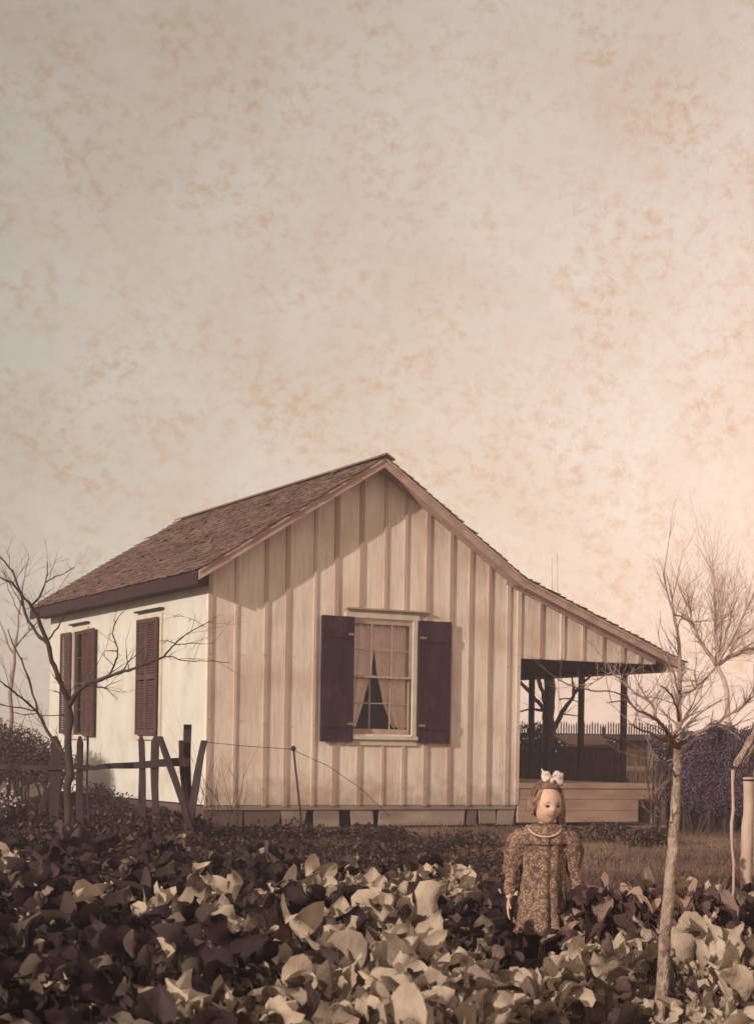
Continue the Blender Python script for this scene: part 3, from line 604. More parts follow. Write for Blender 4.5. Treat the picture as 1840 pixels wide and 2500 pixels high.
# ------------------------------------------------------------ broken fence and yard things
fence = empty('fence', (-2.6, -3.3, 0)); tag(fence, 'broken wooden fence with pointed and leaning pickets by the left corner of the house', 'fence')
FD = 17.6
def slat(top, bot, wpx, pointed, tw=0, nm='picket', d=FD, zb=None, cen=Vector((-2.6, -3.3, 0))):
    a = at(*top, d); b = at(*bot, d); vdir = (a-b).normalized()
    e = b-vdir*((b.z-(-.03))/max(.2, vdir.z)); hw_ = wpx/2/FPX*d; m = MB(); n = 7; rings = []
    for i in range(n+1):
        t = i/n; p = e.lerp(a, t)-cen; k = hw_*(.92+.10*math.sin(t*9+top[0]))
        if pointed and i == n: k = hw_*.25
        p = p+RT*(.008*math.sin(t*7+top[0]*.3))
        rings.append([p-RT*k, p+RT*k, p+RT*k+FW*.028, p-RT*k+FW*.028])
        if pointed and i == n-1: rings[-1] = [q+vdir*((a-e).length/n*.55) for q in rings[-1]]
    vs = [q for r_ in rings for q in r_]; fs = [(3, 2, 1, 0), tuple(4*n+k for k in range(4))]
    for i in range(n):
        for k in range(4): fs.append((4*i+k, 4*i+(k+1) % 4, 4*i+4+(k+1) % 4, 4*i+4+k))
    m.add(vs, fs); return m.build(nm, M['grey_wood'], fence, bevel=.003)
slat((134, 1797), (134, 1960), 27, True); slat((193, 1797), (195, 1960), 18, True); slat((343, 1794), (348, 1960), 18, True); slat((378, 1794), (379, 1960), 20, True)
slat((391, 1798), (447, 1971), 18, False, d=FD-.12); slat((440, 1808), (452, 1965), 12, False); slat((458, 1769), (458, 1972), 19, False, nm='post', d=FD+.08); slat((499, 1808), (467, 1972), 19, False, d=FD-.1)
slat((212, 1798), (214, 1960), 5, False)
for q0, q1, w0, w1, dd in (((-30, 1873), (240, 1875), 12, 12, -.035), ((235, 1874), (462, 1860), 12, 22, -.032)):
    a = at(*q0, FD+dd)-Vector((-2.6, -3.3, 0)); b = at(*q1, FD+dd)-Vector((-2.6, -3.3, 0)); m = MB(); n = 6; vs = []; fs = []
    for i in range(n+1):
        p = a.lerp(b, i/n)+UP*.006*math.sin(i*1.7); h = (w0+(w1-w0)*i/n)/2/FPX*FD; vs += [p-UP*h, p-UP*h+FW*.03, p+UP*h+FW*.03, p+UP*h]
    for i in range(n):
        for k in range(4): fs.append((4*i+k, 4*i+(k+1) % 4, 4*i+4+(k+1) % 4, 4*i+4+k))
    fs += [(0, 1, 2, 3), (4*n+3, 4*n+2, 4*n+1, 4*n)]; m.add(vs, fs); m.build('rail', M['grey_wood'], fence)
# stake and wires
a = at(716, 1828, 17.8); b = at(738, 2030, 17.8); e = b+(b-a)*((b.z+.03)/(a.z-b.z)); st = empty('stake', (e.x, e.y, 0)); tag(st, 'thin dark iron stake with a knob leaning in front of the house wall', 'stake')
m = MB(); m.tube([e-st.location, (a+e)/2-st.location, a-st.location], [.013, .011, .011], 8); m.build('shaft', M['dark_wood'], st)
m = MB(); m.ell(a-st.location, (.028, .028, .03)); m.build('knob', M['dark_wood'], st, smooth=True)
for lab, pts in (('thin sagging wire strung from the leaning fence picket to the iron stake', [(499, 1812, 17.5), (600, 1822, 17.6), (716, 1830, 17.8)]), ('thin wire running from the iron stake down towards the house skirting', [(716, 1832, 17.8), (800, 1870, 18.8), (880, 1925, 20.2), (950, 1992, 21.8)])):
    q = [at(*p) for p in pts]; o = empty('wire', q[0]); m = MB(); m.tube([p-q[0] for p in q], .0035, 5); w_ = m.build('wire', M['bark_dark']); w_.location = q[0]; tag(w_, lab, 'wire'); bpy.data.objects.remove(o)
# half-buried hoop
c = at(462, 2032, 19.5); c.z = 0; m = MB(); pts = [RT*(.20*math.cos(t))+UP*(.20*math.sin(t))+FW*.05*math.sin(t) for t in [math.pi*(-.1+1.2*i/20) for i in range(21)]]
m.tube(pts, .014, 8); o = m.build('hoop', M['metal'], smooth=True); o.location = c; tag(o, 'pale metal hoop half buried in weeds at the left corner of the house', 'hoop')
# twiggy shrub against the corner
rr = random.Random(9)
b = at(530, 2030, 20.5); b.z = 0; o = empty('shrub', b); tag(o, 'thin leafless shrub against the left end of the house front', 'shrub'); m = MB()
for k in range(16):
    sprout(m, Vector((rr.uniform(-.35, .35), rr.uniform(-.1, .1), -.02)), Vector((rr.uniform(-.5, .5), 0, 1)), rr.uniform(.5, 1.0), .005, 1, rr, .5)
m.build('stems', M['bark_dark'], o)

# ------------------------------------------------------------ weeds and grass (uncountable)
rr = random.Random(17); m = MB()
for _ in range(190):
    px = rr.uniform(-80, 480); d = rr.uniform(13.5, 19.5); u = (px-920)/FPX*d; h = rr.uniform(.12, .30) if d > 16 else rr.uniform(.12, .26)
    leafmass(m, gd(u, d, h*.5), (.32, .32, h*.8), 380, .055, rr, (0, 0, 0, .1, .3, .9))
for x, h in ((-.3, .35), (-.35, .42), (-.4, .34)):
    pass
for k in range(26):
    y = rr.uniform(.2, 6.5); h = .38-.09*abs(y-3.6); leafmass(m, (-.35+rr.uniform(-.2, .2), y, h*.4), (.25, .35, max(.12, h)), 450, .05, rr, (0, 0, .1, .2))
for k in range(70):
    px = rr.uniform(440, 1180); d = rr.uniform(12.2, 20) ; u = (px-920)/FPX*d; h = rr.uniform(.06, .16)
    leafmass(m, gd(u, d, h*.5), (.4, .3, h), 260, .05, rr, (0, 0, .15, .4, .9))
tag(m.build('weeds', M['weed']), 'dark low weeds covering the ground round the fence and the house corner', 'weeds', kind='stuff')
for k, (px, d) in enumerate(((1380, 19.5), (1452, 20.5), (1520, 20), (1560, 19.0), (1610, 19.5))):
    bl = [(gd((px-920)/FPX*d+rr.uniform(-.1, .1), d, .08), (.28, .25, .13))]
    bush('weed_clump', 'low dark weed clump at the foot of the porch skirting', bl, M['brown_bush'], .06, 9000, 'weed clumps along the porch', cat='weed')
m = MB(); rr = random.Random(21)
for _ in range(42000):
    px = rr.uniform(640, 1960); d = 1/rr.uniform(1/24, 1/7.6); u = (px-920)/FPX*d; p = gd(u, d, 0)
    if -0.3 < p.x < 7.5 and p.y > -.1: continue
    if px < 1000 and d < 11: continue
    cl = mnoise.noise(Vector((p.x*.9, p.y*.9, 3)))
    if rr.random() > .62+cl*1.2: continue
    h = rr.uniform(.03, .09)*(1+max(0, cl)); a = rr.uniform(0, 6.28); wd = .006; q = Vector((math.cos(a), math.sin(a), 0)); le = Vector((rr.uniform(-.06, .06), rr.uniform(-.06, .06), h))
    m.tone = rr.choice((0, .1, .5, .9)) if cl < .15 else rr.choice((.4, .8, 1)); m.add([p-q*wd, p+q*wd, p+le], [(0, 1, 2)])
tag(m.build('grass', M['grass']), 'short dry grass in the yard between the leafy field and the house', 'grass', kind='stuff')
# white flowers far left
m = MB(); rr = random.Random(4); c = at(25, 1950, 16.2); c0 = Vector((c.x, c.y, 0)); o = empty('flower_clump', c0); tag(o, 'clump of small white flowers in the dark weeds below the left end of the fence', 'flowers')
for _ in range(38):
    p = c-c0+RT*rr.gauss(0, .07)+UP*rr.gauss(-.01, .06)+FW*rr.uniform(-.1, .1)
    for k in range(5):
        a = k*1.257; e_ = RT*math.cos(a)+UP*math.sin(a)*.8-FW*.3; f_ = RT*math.cos(a+.6)+UP*math.sin(a+.6)*.8-FW*.2; m.add([p, p+e_*.014, p+f_*.012], [(0, 1, 2)])
m.build('blossoms', M['bow'], o); m = MB()
for _ in range(24):
    t = c-c0+RT*rr.gauss(0, .08)+UP*rr.gauss(-.02, .05); m.tube([Vector((t.x*.5, t.y*.5, 0)), t*.6, t], [.006, .005, .003], 4)
leafmass(m, c-c0-UP*.15, (.2, .2, .2), 120, .06, rr, (0,)); m.build('stems', M['weed'], o)

# ------------------------------------------------------------ broad-leaved crop
def leaf(m, base, az, el, L_, W_, rr, curl, twist):
    ns, nt_ = 8, 6; a = el; p = Vector(base); fwd = Vector((math.cos(az), math.sin(az), 0)); sd_ = Vector((-math.sin(az), math.cos(az), 0))
    ph = rr.uniform(0, 6); fr = rr.uniform(6, 15); am = rr.uniform(.08, .26)*W_*2; cup = rr.uniform(-.5, 1.3); vs = []; fs = []; pk = rr.uniform(.3, .6)
    notch = [rr.uniform(.9, 1.07) for _ in range(2*(ns+1))]; bend = rr.uniform(-.5, .5)
    for i in range(ns+1):
        s = i/ns; aa = a-curl*s**1.6; step = L_/ns
        if i: p = p+(fwd*math.cos(aa)+Vector((0, 0, math.sin(aa)))+sd_*bend*s).normalized()*step
        nrm = Vector((0, 0, 1))*math.cos(aa)-fwd*math.sin(aa)
        tw = twist*s; sdir = sd_*math.cos(tw)+nrm*math.sin(tw); nn = nrm*math.cos(tw)-sd_*math.sin(tw)
        wv = W_*(math.sin(math.pi*.5*s/pk)**.8 if s < pk else (1-((s-pk)/(1-pk))**1.25))+.005
        if s == 1: wv = .001
        for j in range(nt_+1):
            t = j/nt_*2-1; k_ = notch[i*2+(1 if t > 0 else 0)] if abs(t) > .9 else 1
            h = cup*wv*t*t + rr.gauss(0, .016)*L_*(s > .1) + am*abs(t)**1.5*math.sin(fr*s+ph+(2.2 if t > 0 else 0)) - .006*(abs(t) < .1)
            vs.append(p+sdir*(t*wv*k_)+nn*h); m.uv.append((t, s, 0))
    for i in range(ns):
        for j in range(nt_): q = i*(nt_+1)+j; fs.append((q, q+1, q+nt_+2, q+nt_+1))
    m.add(vs, fs)
def plant_mesh(seed, kind):
    rr = random.Random(seed); m = MB(); n = rr.randint(78, 92)
    for k in range(n):
        up_ = k/n; az_ = k*2.4+rr.uniform(-.5, .5); el = R(12+78*up_+rr.uniform(-25, 28)); Ls = rr.choice((.045, .06, .07, .08, .09, .10, .12, .14, .16))*rr.uniform(.85, 1.15)
        if kind == 'pale': m.tone = rr.choice([.001, .001, .001, .05, .2, .5, .8, .95, .95])
        else: m.tone = rr.choice([.001, .001, .001, .001, .03, .08, .15, .3, .45 if Ls < .1 else .1, .9 if Ls < .12 else .05])  # mostly shade-dark leaves, a few coloured pale as if sunlit
        b = Vector((math.cos(az_)*rr.uniform(.01, .17), math.sin(az_)*rr.uniform(.01, .17), .02+.17*up_+rr.uniform(0, .07)))
        leaf(m, b, az_, el, Ls, Ls*rr.uniform(.22, .42), rr, R(rr.uniform(-20, 170)), rr.uniform(-1.6, 1.6))
    m.tone = .3; m.tube([(0, 0, -.03), (0, 0, .08), (.01, 0, .2)], [.02, .016, .01], 7); m.uv += [(.5, .5, 0)]*(len(m.v)-len(m.uv))
    me = bpy.data.meshes.new('leafy_plant'); me.from_pydata(m.v, [], m.f); at_ = me.attributes.new('tone', 'FLOAT', 'POINT'); at_.data.foreach_set('value', m.t); b_ = me.attributes.new('blade', 'FLOAT_VECTOR', 'POINT'); b_.data.foreach_set('vector', [c for q in m.uv for c in q]); me.shade_smooth()
    me.materials.append(M['leaf_pale' if kind == 'pale' else 'leaf_shade_dark']); return me
PM = {'pale': [plant_mesh(100+i, 'pale') for i in range(12)], 'dark': [plant_mesh(200+i, 'dark') for i in range(12)]}
GIRL_D, GIRL_U = 8.0, (1330-920)/FPX*8.0
spots = []; rr = random.Random(77); d = 4.75
while d < 12.6:
    lo, hi = -920/FPX*d-.35, 920/FPX*d+.35; u = lo+rr.uniform(0, .2)
    while u < hi:
        px = 920+u/d*FPX; dj = d+rr.uniform(-.12, .12); uj = u+rr.uniform(-.09, .09); px = 920+uj/dj*FPX
        dmax = 12.6 if px < 450 else (12.2-(px-450)*.0028 if px < 1250 else (8.9 if px < 1560 else 9.3))
        near_girl = math.hypot(uj-GIRL_U, dj-GIRL_D) < .42 or (abs(uj-GIRL_U) < .3 and GIRL_D-1.3 < dj < GIRL_D)
        near_cloth = 1385 < px < 1840 and 6.9 < dj < 8.6
        near_tree = abs(px-1618) < 75 and dj < 6.75
        if dj < dmax and not near_girl and not near_cloth and not near_tree: spots.append((uj, dj, px))
        u += rr.uniform(.27, .40)
    d += .29+.012*d
spots.sort(key=lambda s: s[1])
rest = MB()
for i, (u, d, px) in enumerate(spots):
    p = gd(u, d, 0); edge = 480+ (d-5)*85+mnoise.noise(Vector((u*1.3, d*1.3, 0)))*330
    kind = 'pale' if px > edge else 'dark'  # left of the edge, shade is painted in by darker leaf colour
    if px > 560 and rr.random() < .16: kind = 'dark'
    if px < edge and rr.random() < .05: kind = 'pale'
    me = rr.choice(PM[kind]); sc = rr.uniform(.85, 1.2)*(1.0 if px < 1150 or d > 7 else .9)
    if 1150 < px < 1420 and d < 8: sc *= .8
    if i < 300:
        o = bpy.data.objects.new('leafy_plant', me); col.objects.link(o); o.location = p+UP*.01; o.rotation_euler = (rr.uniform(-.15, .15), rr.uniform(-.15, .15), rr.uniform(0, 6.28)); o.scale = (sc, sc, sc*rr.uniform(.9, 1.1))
        tag(o, 'broad-leaved crop plant with pale dry wavy leaves in the field' if kind == 'pale' else 'broad-leaved crop plant with leaves coloured dark to stand for shade in the field', 'crop plant', 'crop plants in the field')
        if kind == 'dark': o['group'] = 'crop plants coloured dark for shade'
    else:
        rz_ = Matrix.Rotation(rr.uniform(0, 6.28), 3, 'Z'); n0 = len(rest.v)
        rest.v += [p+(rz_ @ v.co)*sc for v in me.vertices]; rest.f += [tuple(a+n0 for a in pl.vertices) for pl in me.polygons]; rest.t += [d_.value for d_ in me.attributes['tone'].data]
print('plants', len(spots))
if rest.v: tag(rest.build('far_crop', M['leaf_shade_dark'], smooth=True), 'farthest leafy crop plants at the edge of the field, coloured dark for shade', 'crop', kind='stuff')

# ------------------------------------------------------------ girl
def rem(o, vox, smooth=2):
    r_ = o.modifiers.new('fuse', 'REMESH'); r_.mode = 'VOXEL'; r_.voxel_size = vox; r_.use_smooth_shade = True
    if smooth: s_ = o.modifiers.new('soften', 'SMOOTH'); s_.iterations = smooth; s_.factor = .5
def hand(m, wr, dr, palm_n, side, s=1.0, curl=.5):
    wr = Vector(wr); dr = Vector(dr).normalized(); pn = Vector(palm_n).normalized(); sd_ = dr.cross(pn).normalized()*side
    Rm = Matrix((sd_, dr, pn)).transposed()
    m.ell(wr+dr*.035*s, (.026*s, .036*s, .012*s), 10, 8, Rm)
    for k, (o_, ln) in enumerate(((-.019, .036), (-.0065, .043), (.0065, .040), (.019, .031))):
        p = wr+dr*.062*s+sd_*o_*s; pts = [p]; d_ = dr.copy(); 
        for j, f in enumerate((.45, .3, .25)):
            d_ = (d_+pn*curl*(.35+.25*j)).normalized(); pts.append(pts[-1]+d_*ln*s*f*1.2)
        m.tube([p-dr*.015*s]+pts, [.0062*s, .0066*s, .006*s, .0054*s, .004*s], 7)
    p = wr+dr*.02*s-sd_*.022*s; m.tube([p, p+(dr*.6-sd_*.6+pn*.3)*.022*s, p+(dr*1.5-sd_*.75+pn*.7)*.024*s], [.0085*s, .0075*s, .005*s], 7)
girl = empty('person', gd(GIRL_U, GIRL_D, 0), -YAW)
tag(girl, 'small girl in a floral dress with a white hair bow standing among the leaves', 'person')
HZ = Vector((.012, -.005, .805))    # head centre
HR = Matrix.Rotation(R(20), 3, 'Z') @ Matrix.Rotation(R(8), 3, 'X')    # turned to her left, chin a little down
def face(v):
    x, y, z = v; h = .098; zz = z/h
    if y < 0:
        f = max(0, -y/.085)
        x *= 1-.16*max(0, -zz)*f
        y -= .0095*math.exp(-((x/.012)**2+((zz+.12)/.17)**2))*1.15*f          # nose
        y -= .008*math.exp(-((x/.02)**2+((zz+.86)/.2)**2))                 # chin
        y += .010*math.exp(-(((abs(x)-.027)/.014)**2+((zz-.02)/.12)**2))      # eye sockets
        y -= .005*math.exp(-(((abs(x)-.036)/.018)**2+((zz+.36)/.2)**2))     # cheeks
        y += .004*math.exp(-((x/.03)**2+((zz+.50)/.05)**2))
        y -= .004*math.exp(-((x/.018)**2+((zz+.44)/.05)**2))
    else: y *= 1.08
    return Vector((x, y, z))
b = MB()
b.ell(HZ, (.066, .078, .094), 40, 30, HR, face)
for s in (-1, 1): b.ell(HZ+HR @ Vector((s*.067, .012, -.005)), (.010, .014, .02), 8, 6, HR)
b.tube([(.0, .01, .62), (.003, .01, .68), (.008, .008, .76)], [.034, .028, .028], 12)
b.tube([(0, 0, .36), (0, 0, .45), (0, .0, .56), (0, .005, .64)], [.085, .078, .088, .05], 14)
for s in (-1, 1):
    b.tube([(s*.045, 0, .40), (s*.05, 0, .22), (s*.052, .0, .06)], [.055, .042, .026], 12)
    b.ell((s*.054, -.035, .028), (.028, .062, .028), 12, 8)
    sh, el_, wr = Vector((s*.09, 0, .605)), Vector((s*.150, .005, .475)), Vector((s*(.162 if s < 0 else .172), -.02, .355))
    b.tube([Vector((s*.05, 0, .60)), sh, (sh+el_)/2, el_, (el_+wr)/2, wr], [.035, .034, .027, .023, .021, .016], 10)
    hand(b, wr, (s*.05, -.15, -1), (-s, -.2, 0), s, .95, .35)
body = b.build('body', M['skin'], girl, smooth=True); rem(body, .0042, 1)
for s in (-1, 1):
    e_ = MB(); e_.ell(HZ+HR @ Vector((s*.027, -.0665, .002)), (.0115, .006, .0062), 10, 8, HR); e_.build('eye', M['feature'], girl, smooth=True)
    e_ = MB(); q = [HZ+HR @ Vector((s*(.014+.007*k), -.0715+.0022*k*k*.6, .019+.002*math.sin(k))) for k in range(5)]; e_.tube(q, .0022, 6); e_.build('eyebrow', M['hair'], girl)
e_ = MB(); q = [HZ+HR @ Vector((x, -.0755+abs(x)*.35, -.047+abs(x)*.22)) for x in (-.02, -.01, 0, .01, .02)]; e_.tube(q, [.0015, .0035, .004, .0035, .0015], 8); e_.build('mouth', M['lips'], girl, smooth=True)
# hair: cap swept back, hanging to one side, parted under the bow
h = MB()
def hcap(v):
    x, y, z = v
    if y < -.005 and z < .074: 
        k = min(1, (.074-z)/.02); y = y+(-.002-y)*k*.92
    return Vector((x, y, z))
h.ell(HZ+Vector((0, .008, .012)), (.079, .090, .100), 30, 22, HR, hcap)
rr = random.Random(5)
for k in range(46):
    a = R(rr.uniform(-12, 200)); x0, y0 = math.cos(a)*.070, .010+math.sin(a)*.080; p = HZ+HR @ Vector((x0, y0, rr.uniform(0, .04)))
    ln = rr.uniform(.06, .12) if a < R(100) else rr.uniform(.03, .07)
    q = [p]; 
    for j in range(1, 6): q.append(p+Vector((math.sin(j*1.3+k)*.006+(.004*j if x0 > 0 else -.002*j), math.cos(j*1.3+k)*.006, -ln*j/5)))
    h.tube(q, [.010, .012, .012, .011, .008, .003], 6)
for k in range(16):
    p = HZ+Vector((.052+rr.uniform(-.012, .014), .01+rr.uniform(-.01, .03), rr.uniform(.0, .05))); q = [p+Vector((.012*math.sin(j*.8)+.003*j, .004*math.sin(j+k), -.026*j*rr.uniform(.8, 1))) for j in range(6)]; h.tube(q, [.010, .013, .013, .012, .009, .004], 6)
ho = h.build('hair', M['hair'], girl, smooth=True); rem(ho, .005, 1)
h2 = MB()
for k in range(90):
    a = R(rr.uniform(-15, 215)); c0_ = rr.uniform(.2, 1.0); q = []
    for j in range(7):
        e_ = c0_+j*.16; rad_ = 1.035+.05*math.sin(k+j*.9); q.append(HZ+Vector((0, .008, .012))+HR @ Vector((math.cos(a)*math.sin(min(e_, 1.75))*.079*rad_, math.sin(a)*math.sin(min(e_, 1.75))*.090*rad_, math.cos(min(e_, 1.75))*.1*rad_-max(0, e_-1.75)*.05)))
    h2.tube(q, .0014, 4)
h2.build('strands', M['hair'], ho)
# bow
for s in (-1, 1):
    bw = MB(); vs = []; fs = []; c = HZ+Vector((.022, -.012, .115)); n1_, n2_ = 8, 6
    for i in range(n1_+1):
        t = i/n1_; 
        for j in range(n2_+1):
            v_ = j/n2_*2-1; wd = .007+.021*math.sin(min(1, t*1.1)*math.pi*.62)
            vs.append(c+Vector((s*.05*t, -.012*math.sin(t*3.1)+.008*math.cos(v_*5), (.034*t if s < 0 else .016*math.sin(t*2.5))+v_*wd+(.010*math.sin(t*6)))))
    for i in range(n1_):
        for j in range(n2_): q = i*(n2_+1)+j; fs.append((q, q+1, q+n2_+2, q+n2_+1))
    bw.add(vs, fs); o = bw.build('hair_bow', M['bow'], girl, smooth=True); sm2 = o.modifiers.new('thickness', 'SOLIDIFY'); sm2.thickness = .006
bw = MB(); bw.ell(HZ+Vector((.022, -.014, .113)), (.012, .012, .014)); bw.build('bow_knot', M['bow'], girl, smooth=True)
# dress
def lift(o):
    for v in o.data.vertices:
        if v.co.z > .4: v.co.z += .04*min(1, (v.co.z-.4)/.2)
    return o
def lathe(m, rows, n=72, closed=True):
    vs = []; fs = []
    for (z, rx, ry, fold, ph) in rows:
        for i in range(n):
            t = 2*math.pi*i/n; f = 1+fold*(math.sin(11*t+ph)+.5*math.sin(17*t+1.3+ph*1.7)); vs.append(Vector((math.cos(t)*rx*f, math.sin(t)*ry*f, z)))
    for j in range(len(rows)-1):
        for i in range(n): fs.append((j*n+i, j*n+(i+1) % n, (j+1)*n+(i+1) % n, (j+1)*n+i))
    m.add(vs, fs)
dr_ = MB()
lathe(dr_, [(.655, .045, .042, 0, 0), (.635, .07, .055, 0, 0), (.60, .104, .078, .02, 0), (.55, .104, .086, .055, .1), (.48, .096, .084, .075, .2), (.42, .100, .090, .05, .3), (.34, .110, .10, .065, .4), (.26, .122, .112, .075, .5), (.195, .130, .120, .08, .6), (.19, .125, .115, .08, .6)])
o = lift(dr_.build('dress', M['dress'], girl, smooth=True)); s3 = o.modifiers.new('thickness', 'SOLIDIFY'); s3.thickness = .006
for s in (-1, 1):
    sl = MB(); pts = [Vector((s*.075, 0, .615)), Vector((s*.105, 0, .60)), Vector((s*.134, .003, .555)), Vector((s*.148, .004, .50)), Vector((s*.155, .0, .44)), Vector((s*(.159 if s < 0 else .167), -.012, .385)), Vector((s*(.161 if s < 0 else .170), -.018, .362))]
    sl.tube(pts, [.042, .062, .062, .040, .028, .027, .022], 18)
    o = lift(sl.build('sleeve', M['dress'], girl, smooth=True)); dpl = o.modifiers.new('subdivide', 'SUBSURF'); dpl.levels = 2; dpl.render_levels = 2
    tx = bpy.data.textures.new('folds', 'CLOUDS'); tx.noise_scale = .03; dm = o.modifiers.new('folds', 'DISPLACE'); dm.texture = tx; dm.strength = .026; dm.mid_level = .5
cl = MB(); rows = [(.672, .046, .044, .0, 0), (.655, .085, .07, .03, .2), (.62, .125, .088, .06, .4), (.585, .136, .096, .08, .7), (.58, .134, .094, .08, .7)]
lathe(cl, rows, 90); o = lift(cl.build('collar', M['dress'], girl, smooth=True)); s3 = o.modifiers.new('thickness', 'SOLIDIFY'); s3.thickness = .004
cl = MB(); pts = []
for i in range(25):
    t = math.pi*i/24; x = .080*math.cos(t); z = .664-.050*math.sin(t); f = max(0, min(1, (.672-z)/.052)); rx = .046+.079*min(1, f*1.15); ry = .044+.044*min(1, f*1.15)
    pts.append(Vector((x, -ry*math.sqrt(max(0, 1-(x/rx)**2))*1.06-.008, z)))
cl.tube(pts, .0045, 6); lift(cl.build('collar_trim', M['cord'], girl, smooth=True))
stk = MB()
for s in (-1, 1): 
    stk.tube([(s*.05, 0, .30), (s*.052, 0, .18), (s*.053, 0, .07)], [.052, .044, .034], 12); stk.ell((s*.055, -.035, .032), (.033, .068, .034), 14, 10)
    o = stk.build('stocking', M['stocking'], girl, smooth=True); stk = MB()

# ------------------------------------------------------------ weathered posts at the right edge
def stick(name, label, a, b, d, rads, mt, n=10, wob=.006):
    a = at(*a, d); b = at(*b, d); o = empty(name, (b.x, b.y, 0)); tag(o, label, 'post'); rr = random.Random(int(a.x*1000)); L_ = b-a
    if b.z > .02 and name != 'leaning_board': b = a+L_*((a.z+.03)/(a.z-b.z))
    k = 14; m = MB(); pts = [a.lerp(b, i/k)+RT*rr.uniform(-wob, wob)-Vector((o.location.x, o.location.y, 0)) for i in range(k+1)]
    rd = [(rads[0]+(rads[1]-rads[0])*i/k)*rr.uniform(.88, 1.12) for i in range(k+1)]; m.tube(pts, rd, n); m.build('shaft', mt, o, smooth=True); return o
stick('post', 'thin pale weathered stick standing upright near the right edge', (1787, 1880), (1788, 2060), 9.0, (.009, .006), M['pole'])
p_ = stick('post', 'thick pale peeled wooden post at the right edge', (1827, 1898), (1822, 2110), 9.2, (.028, .036), M['pole'], 12)
m = MB(); pts = [at(1827, 1905, 9.2)-p_.location+Vector((math.cos(t)*.032, math.sin(t)*.032, .0)) for t in [i*.5236 for i in range(13)]]; m.tube(pts, .005, 5); m.build('binding', M['bark_dark'], p_)
bl_ = empty('leaning_board', gd((1815-920)/FPX*9.3, 9.3)); tag(bl_, 'short weathered board sloping down over the posts at the right edge', 'board'); m = MB(); o_ = bl_.location
for q0, q1, w_, f0 in ((at(1856, 1764, 9.3)-o_, at(1794, 1872, 9.22)-o_, .015, 0), (at(1856, 1800, 9.38)-o_, at(1816, 1866, 9.30)-o_, .010, .03)):
    dv = (q1-q0).normalized(); sv = dv.cross(FW).normalized(); vs = []; fs = []; N_ = 8
    for i in range(N_+1):
        p = q0.lerp(q1, i/N_); ww = w_+.004*math.sin(i*2.1); vs += [p-sv*ww, p+sv*ww, p+sv*ww+FW*.02, p-sv*ww+FW*.02]
    for i in range(N_):
        for k in range(4): fs.append((4*i+k, 4*i+(k+1) % 4, 4*i+4+(k+1) % 4, 4*i+4+k))
    fs += [(3, 2, 1, 0), tuple(4*N_+k for k in range(4))]; m.add(vs, fs)
m.build('plank', M['bark_pale'], bl_, bevel=.003)
stick('post', 'tall pale weathered post carrying the sloping board at the right edge', (1852, 1770), (1848, 2000), 9.4, (.022, .026), M['bark_pale'])

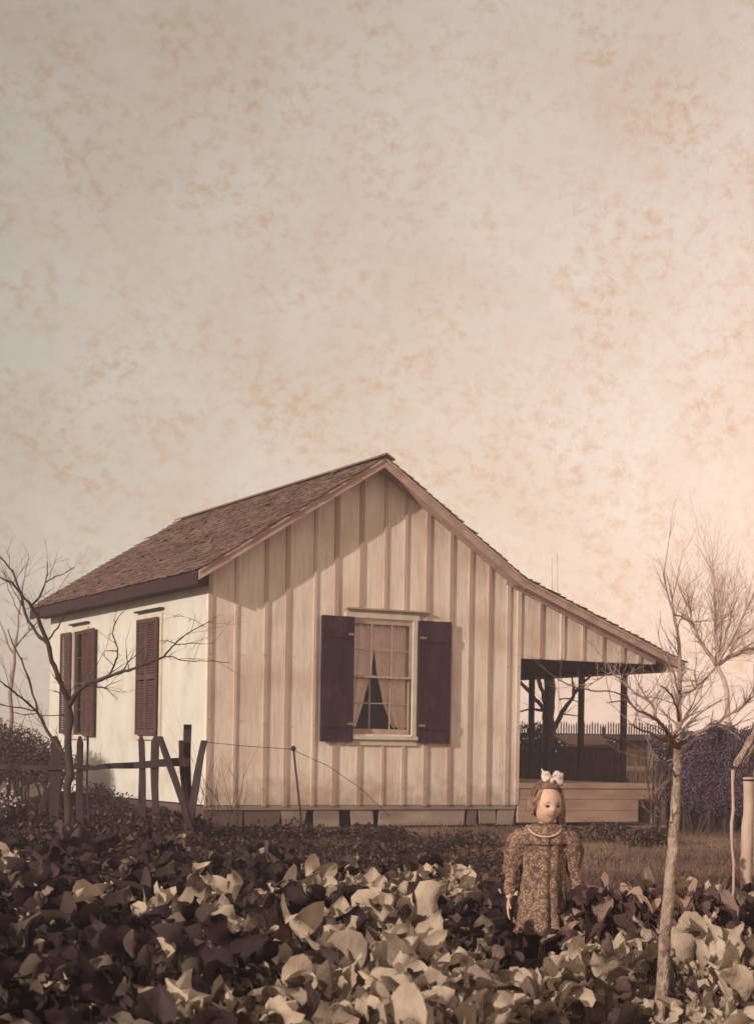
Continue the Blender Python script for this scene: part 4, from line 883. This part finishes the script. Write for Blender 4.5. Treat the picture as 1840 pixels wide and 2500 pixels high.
# ------------------------------------------------------------ withered leaves hanging in two heaps round the slender tree
def heap(label, prof, d, dep, seed, n, tones):
    rr = random.Random(seed); cx = sum(p[0] for p in prof)/len(prof); c = gd((cx-920)/FPX*d, d); m = MB()
    for _ in range(n):
        x = rr.uniform(prof[0][0], prof[-1][0])
        for (a, b_) in zip(prof, prof[1:]):
            if a[0] <= x <= b_[0]: yt = a[1]+(b_[1]-a[1])*(x-a[0])/(b_[0]-a[0])
        zt = at(x, yt, d).z; f = rr.random(); z = zt*(1-.9*f); u = (x-920)/FPX*d; dd = d-dep*f*.6+rr.uniform(-.05, .15)
        az = rr.gauss(-math.pi/2-YAW, .9); m.tone = rr.choice(tones); L_ = rr.uniform(.08, .20)
        leaf(m, gd(u, dd, max(.03, z-.02))-c, az, R(rr.uniform(-30, 35)), L_, L_*rr.uniform(.22, .4), rr, R(rr.uniform(40, 130)), rr.uniform(-1, 1))
    m.v = [Vector((v.x, v.y, max(.005, v.z))) for v in m.v]; n0 = len(m.v)
    o = m.build('withered_leaves', M['withered'], smooth=True); o.location = c; b_ = o.data.attributes.new('blade', 'FLOAT_VECTOR', 'POINT'); b_.data.foreach_set('vector', [q for w_ in m.uv for q in w_])
    tag(o, label, 'withered plants')
    h = MB(); vs = []; fs = []; k = 24; rows = 6
    for i in range(k+1):
        x = prof[0][0]+(prof[-1][0]-prof[0][0])*i/k
        for (a, b_) in zip(prof, prof[1:]):
            if a[0] <= x <= b_[0]: yt = a[1]+(b_[1]-a[1])*(x-a[0])/(b_[0]-a[0])
        zt = max(.02, at(x, yt, d).z*.5); u = (x-920)/FPX*d
        for j in range(rows+1):
            t = j/rows*math.pi; vs.append(gd(u, d-math.cos(t)*(dep if t < 1.57 else .25), zt*math.sin(t)**.7-.01)-c+UP*mnoise.noise(Vector((x*.02, j, seed)))*.03)
    for i in range(k):
        for j in range(rows): q = i*(rows+1)+j; fs.append((q, q+1, q+rows+2, q+rows+1))
    h.add(vs, fs); mo = h.build('stem_pile', M['weed'], o, smooth=True)
heap('dark heap of withered hanging leaves between the girl and the slender tree', [(1402, 2168), (1440, 2160), (1500, 2165), (1560, 2176), (1625, 2190)], 7.9, .35, 3, 620, (.001, .001, .05, .1, .2, .5, .8, .95))
heap('purplish brown heap of withered hanging leaves right of the slender tree', [(1630, 2200), (1650, 2190), (1690, 2178), (1730, 2186), (1765, 2210), (1795, 2250), (1822, 2300), (1850, 2350)], 7.9, .35, 8, 700, (.001, .05, .1, .2, .4, .6, .85))

# ------------------------------------------------------------ thin haze added over the yard to lift the dark tones
m = MB(); m.box(-126, 131, -61, 151, -1.2, 8.5); hz = bpy.data.materials.new('added_haze'); hz.use_nodes = True; nt = hz.node_tree; nt.nodes.clear()
ho_ = nt.nodes.new('ShaderNodeOutputMaterial'); pv = nt.nodes.new('ShaderNodeVolumePrincipled'); pv.inputs['Density'].default_value = .0028; pv.inputs['Color'].default_value = (.95, .80, .84, 1); pv.inputs['Anisotropy'].default_value = 0.0
nt.links.new(pv.outputs[0], ho_.inputs['Volume']); tag(m.build('added_haze', hz), 'thin pale haze added over the whole yard to lift its dark tones', 'added_haze', kind='stuff')
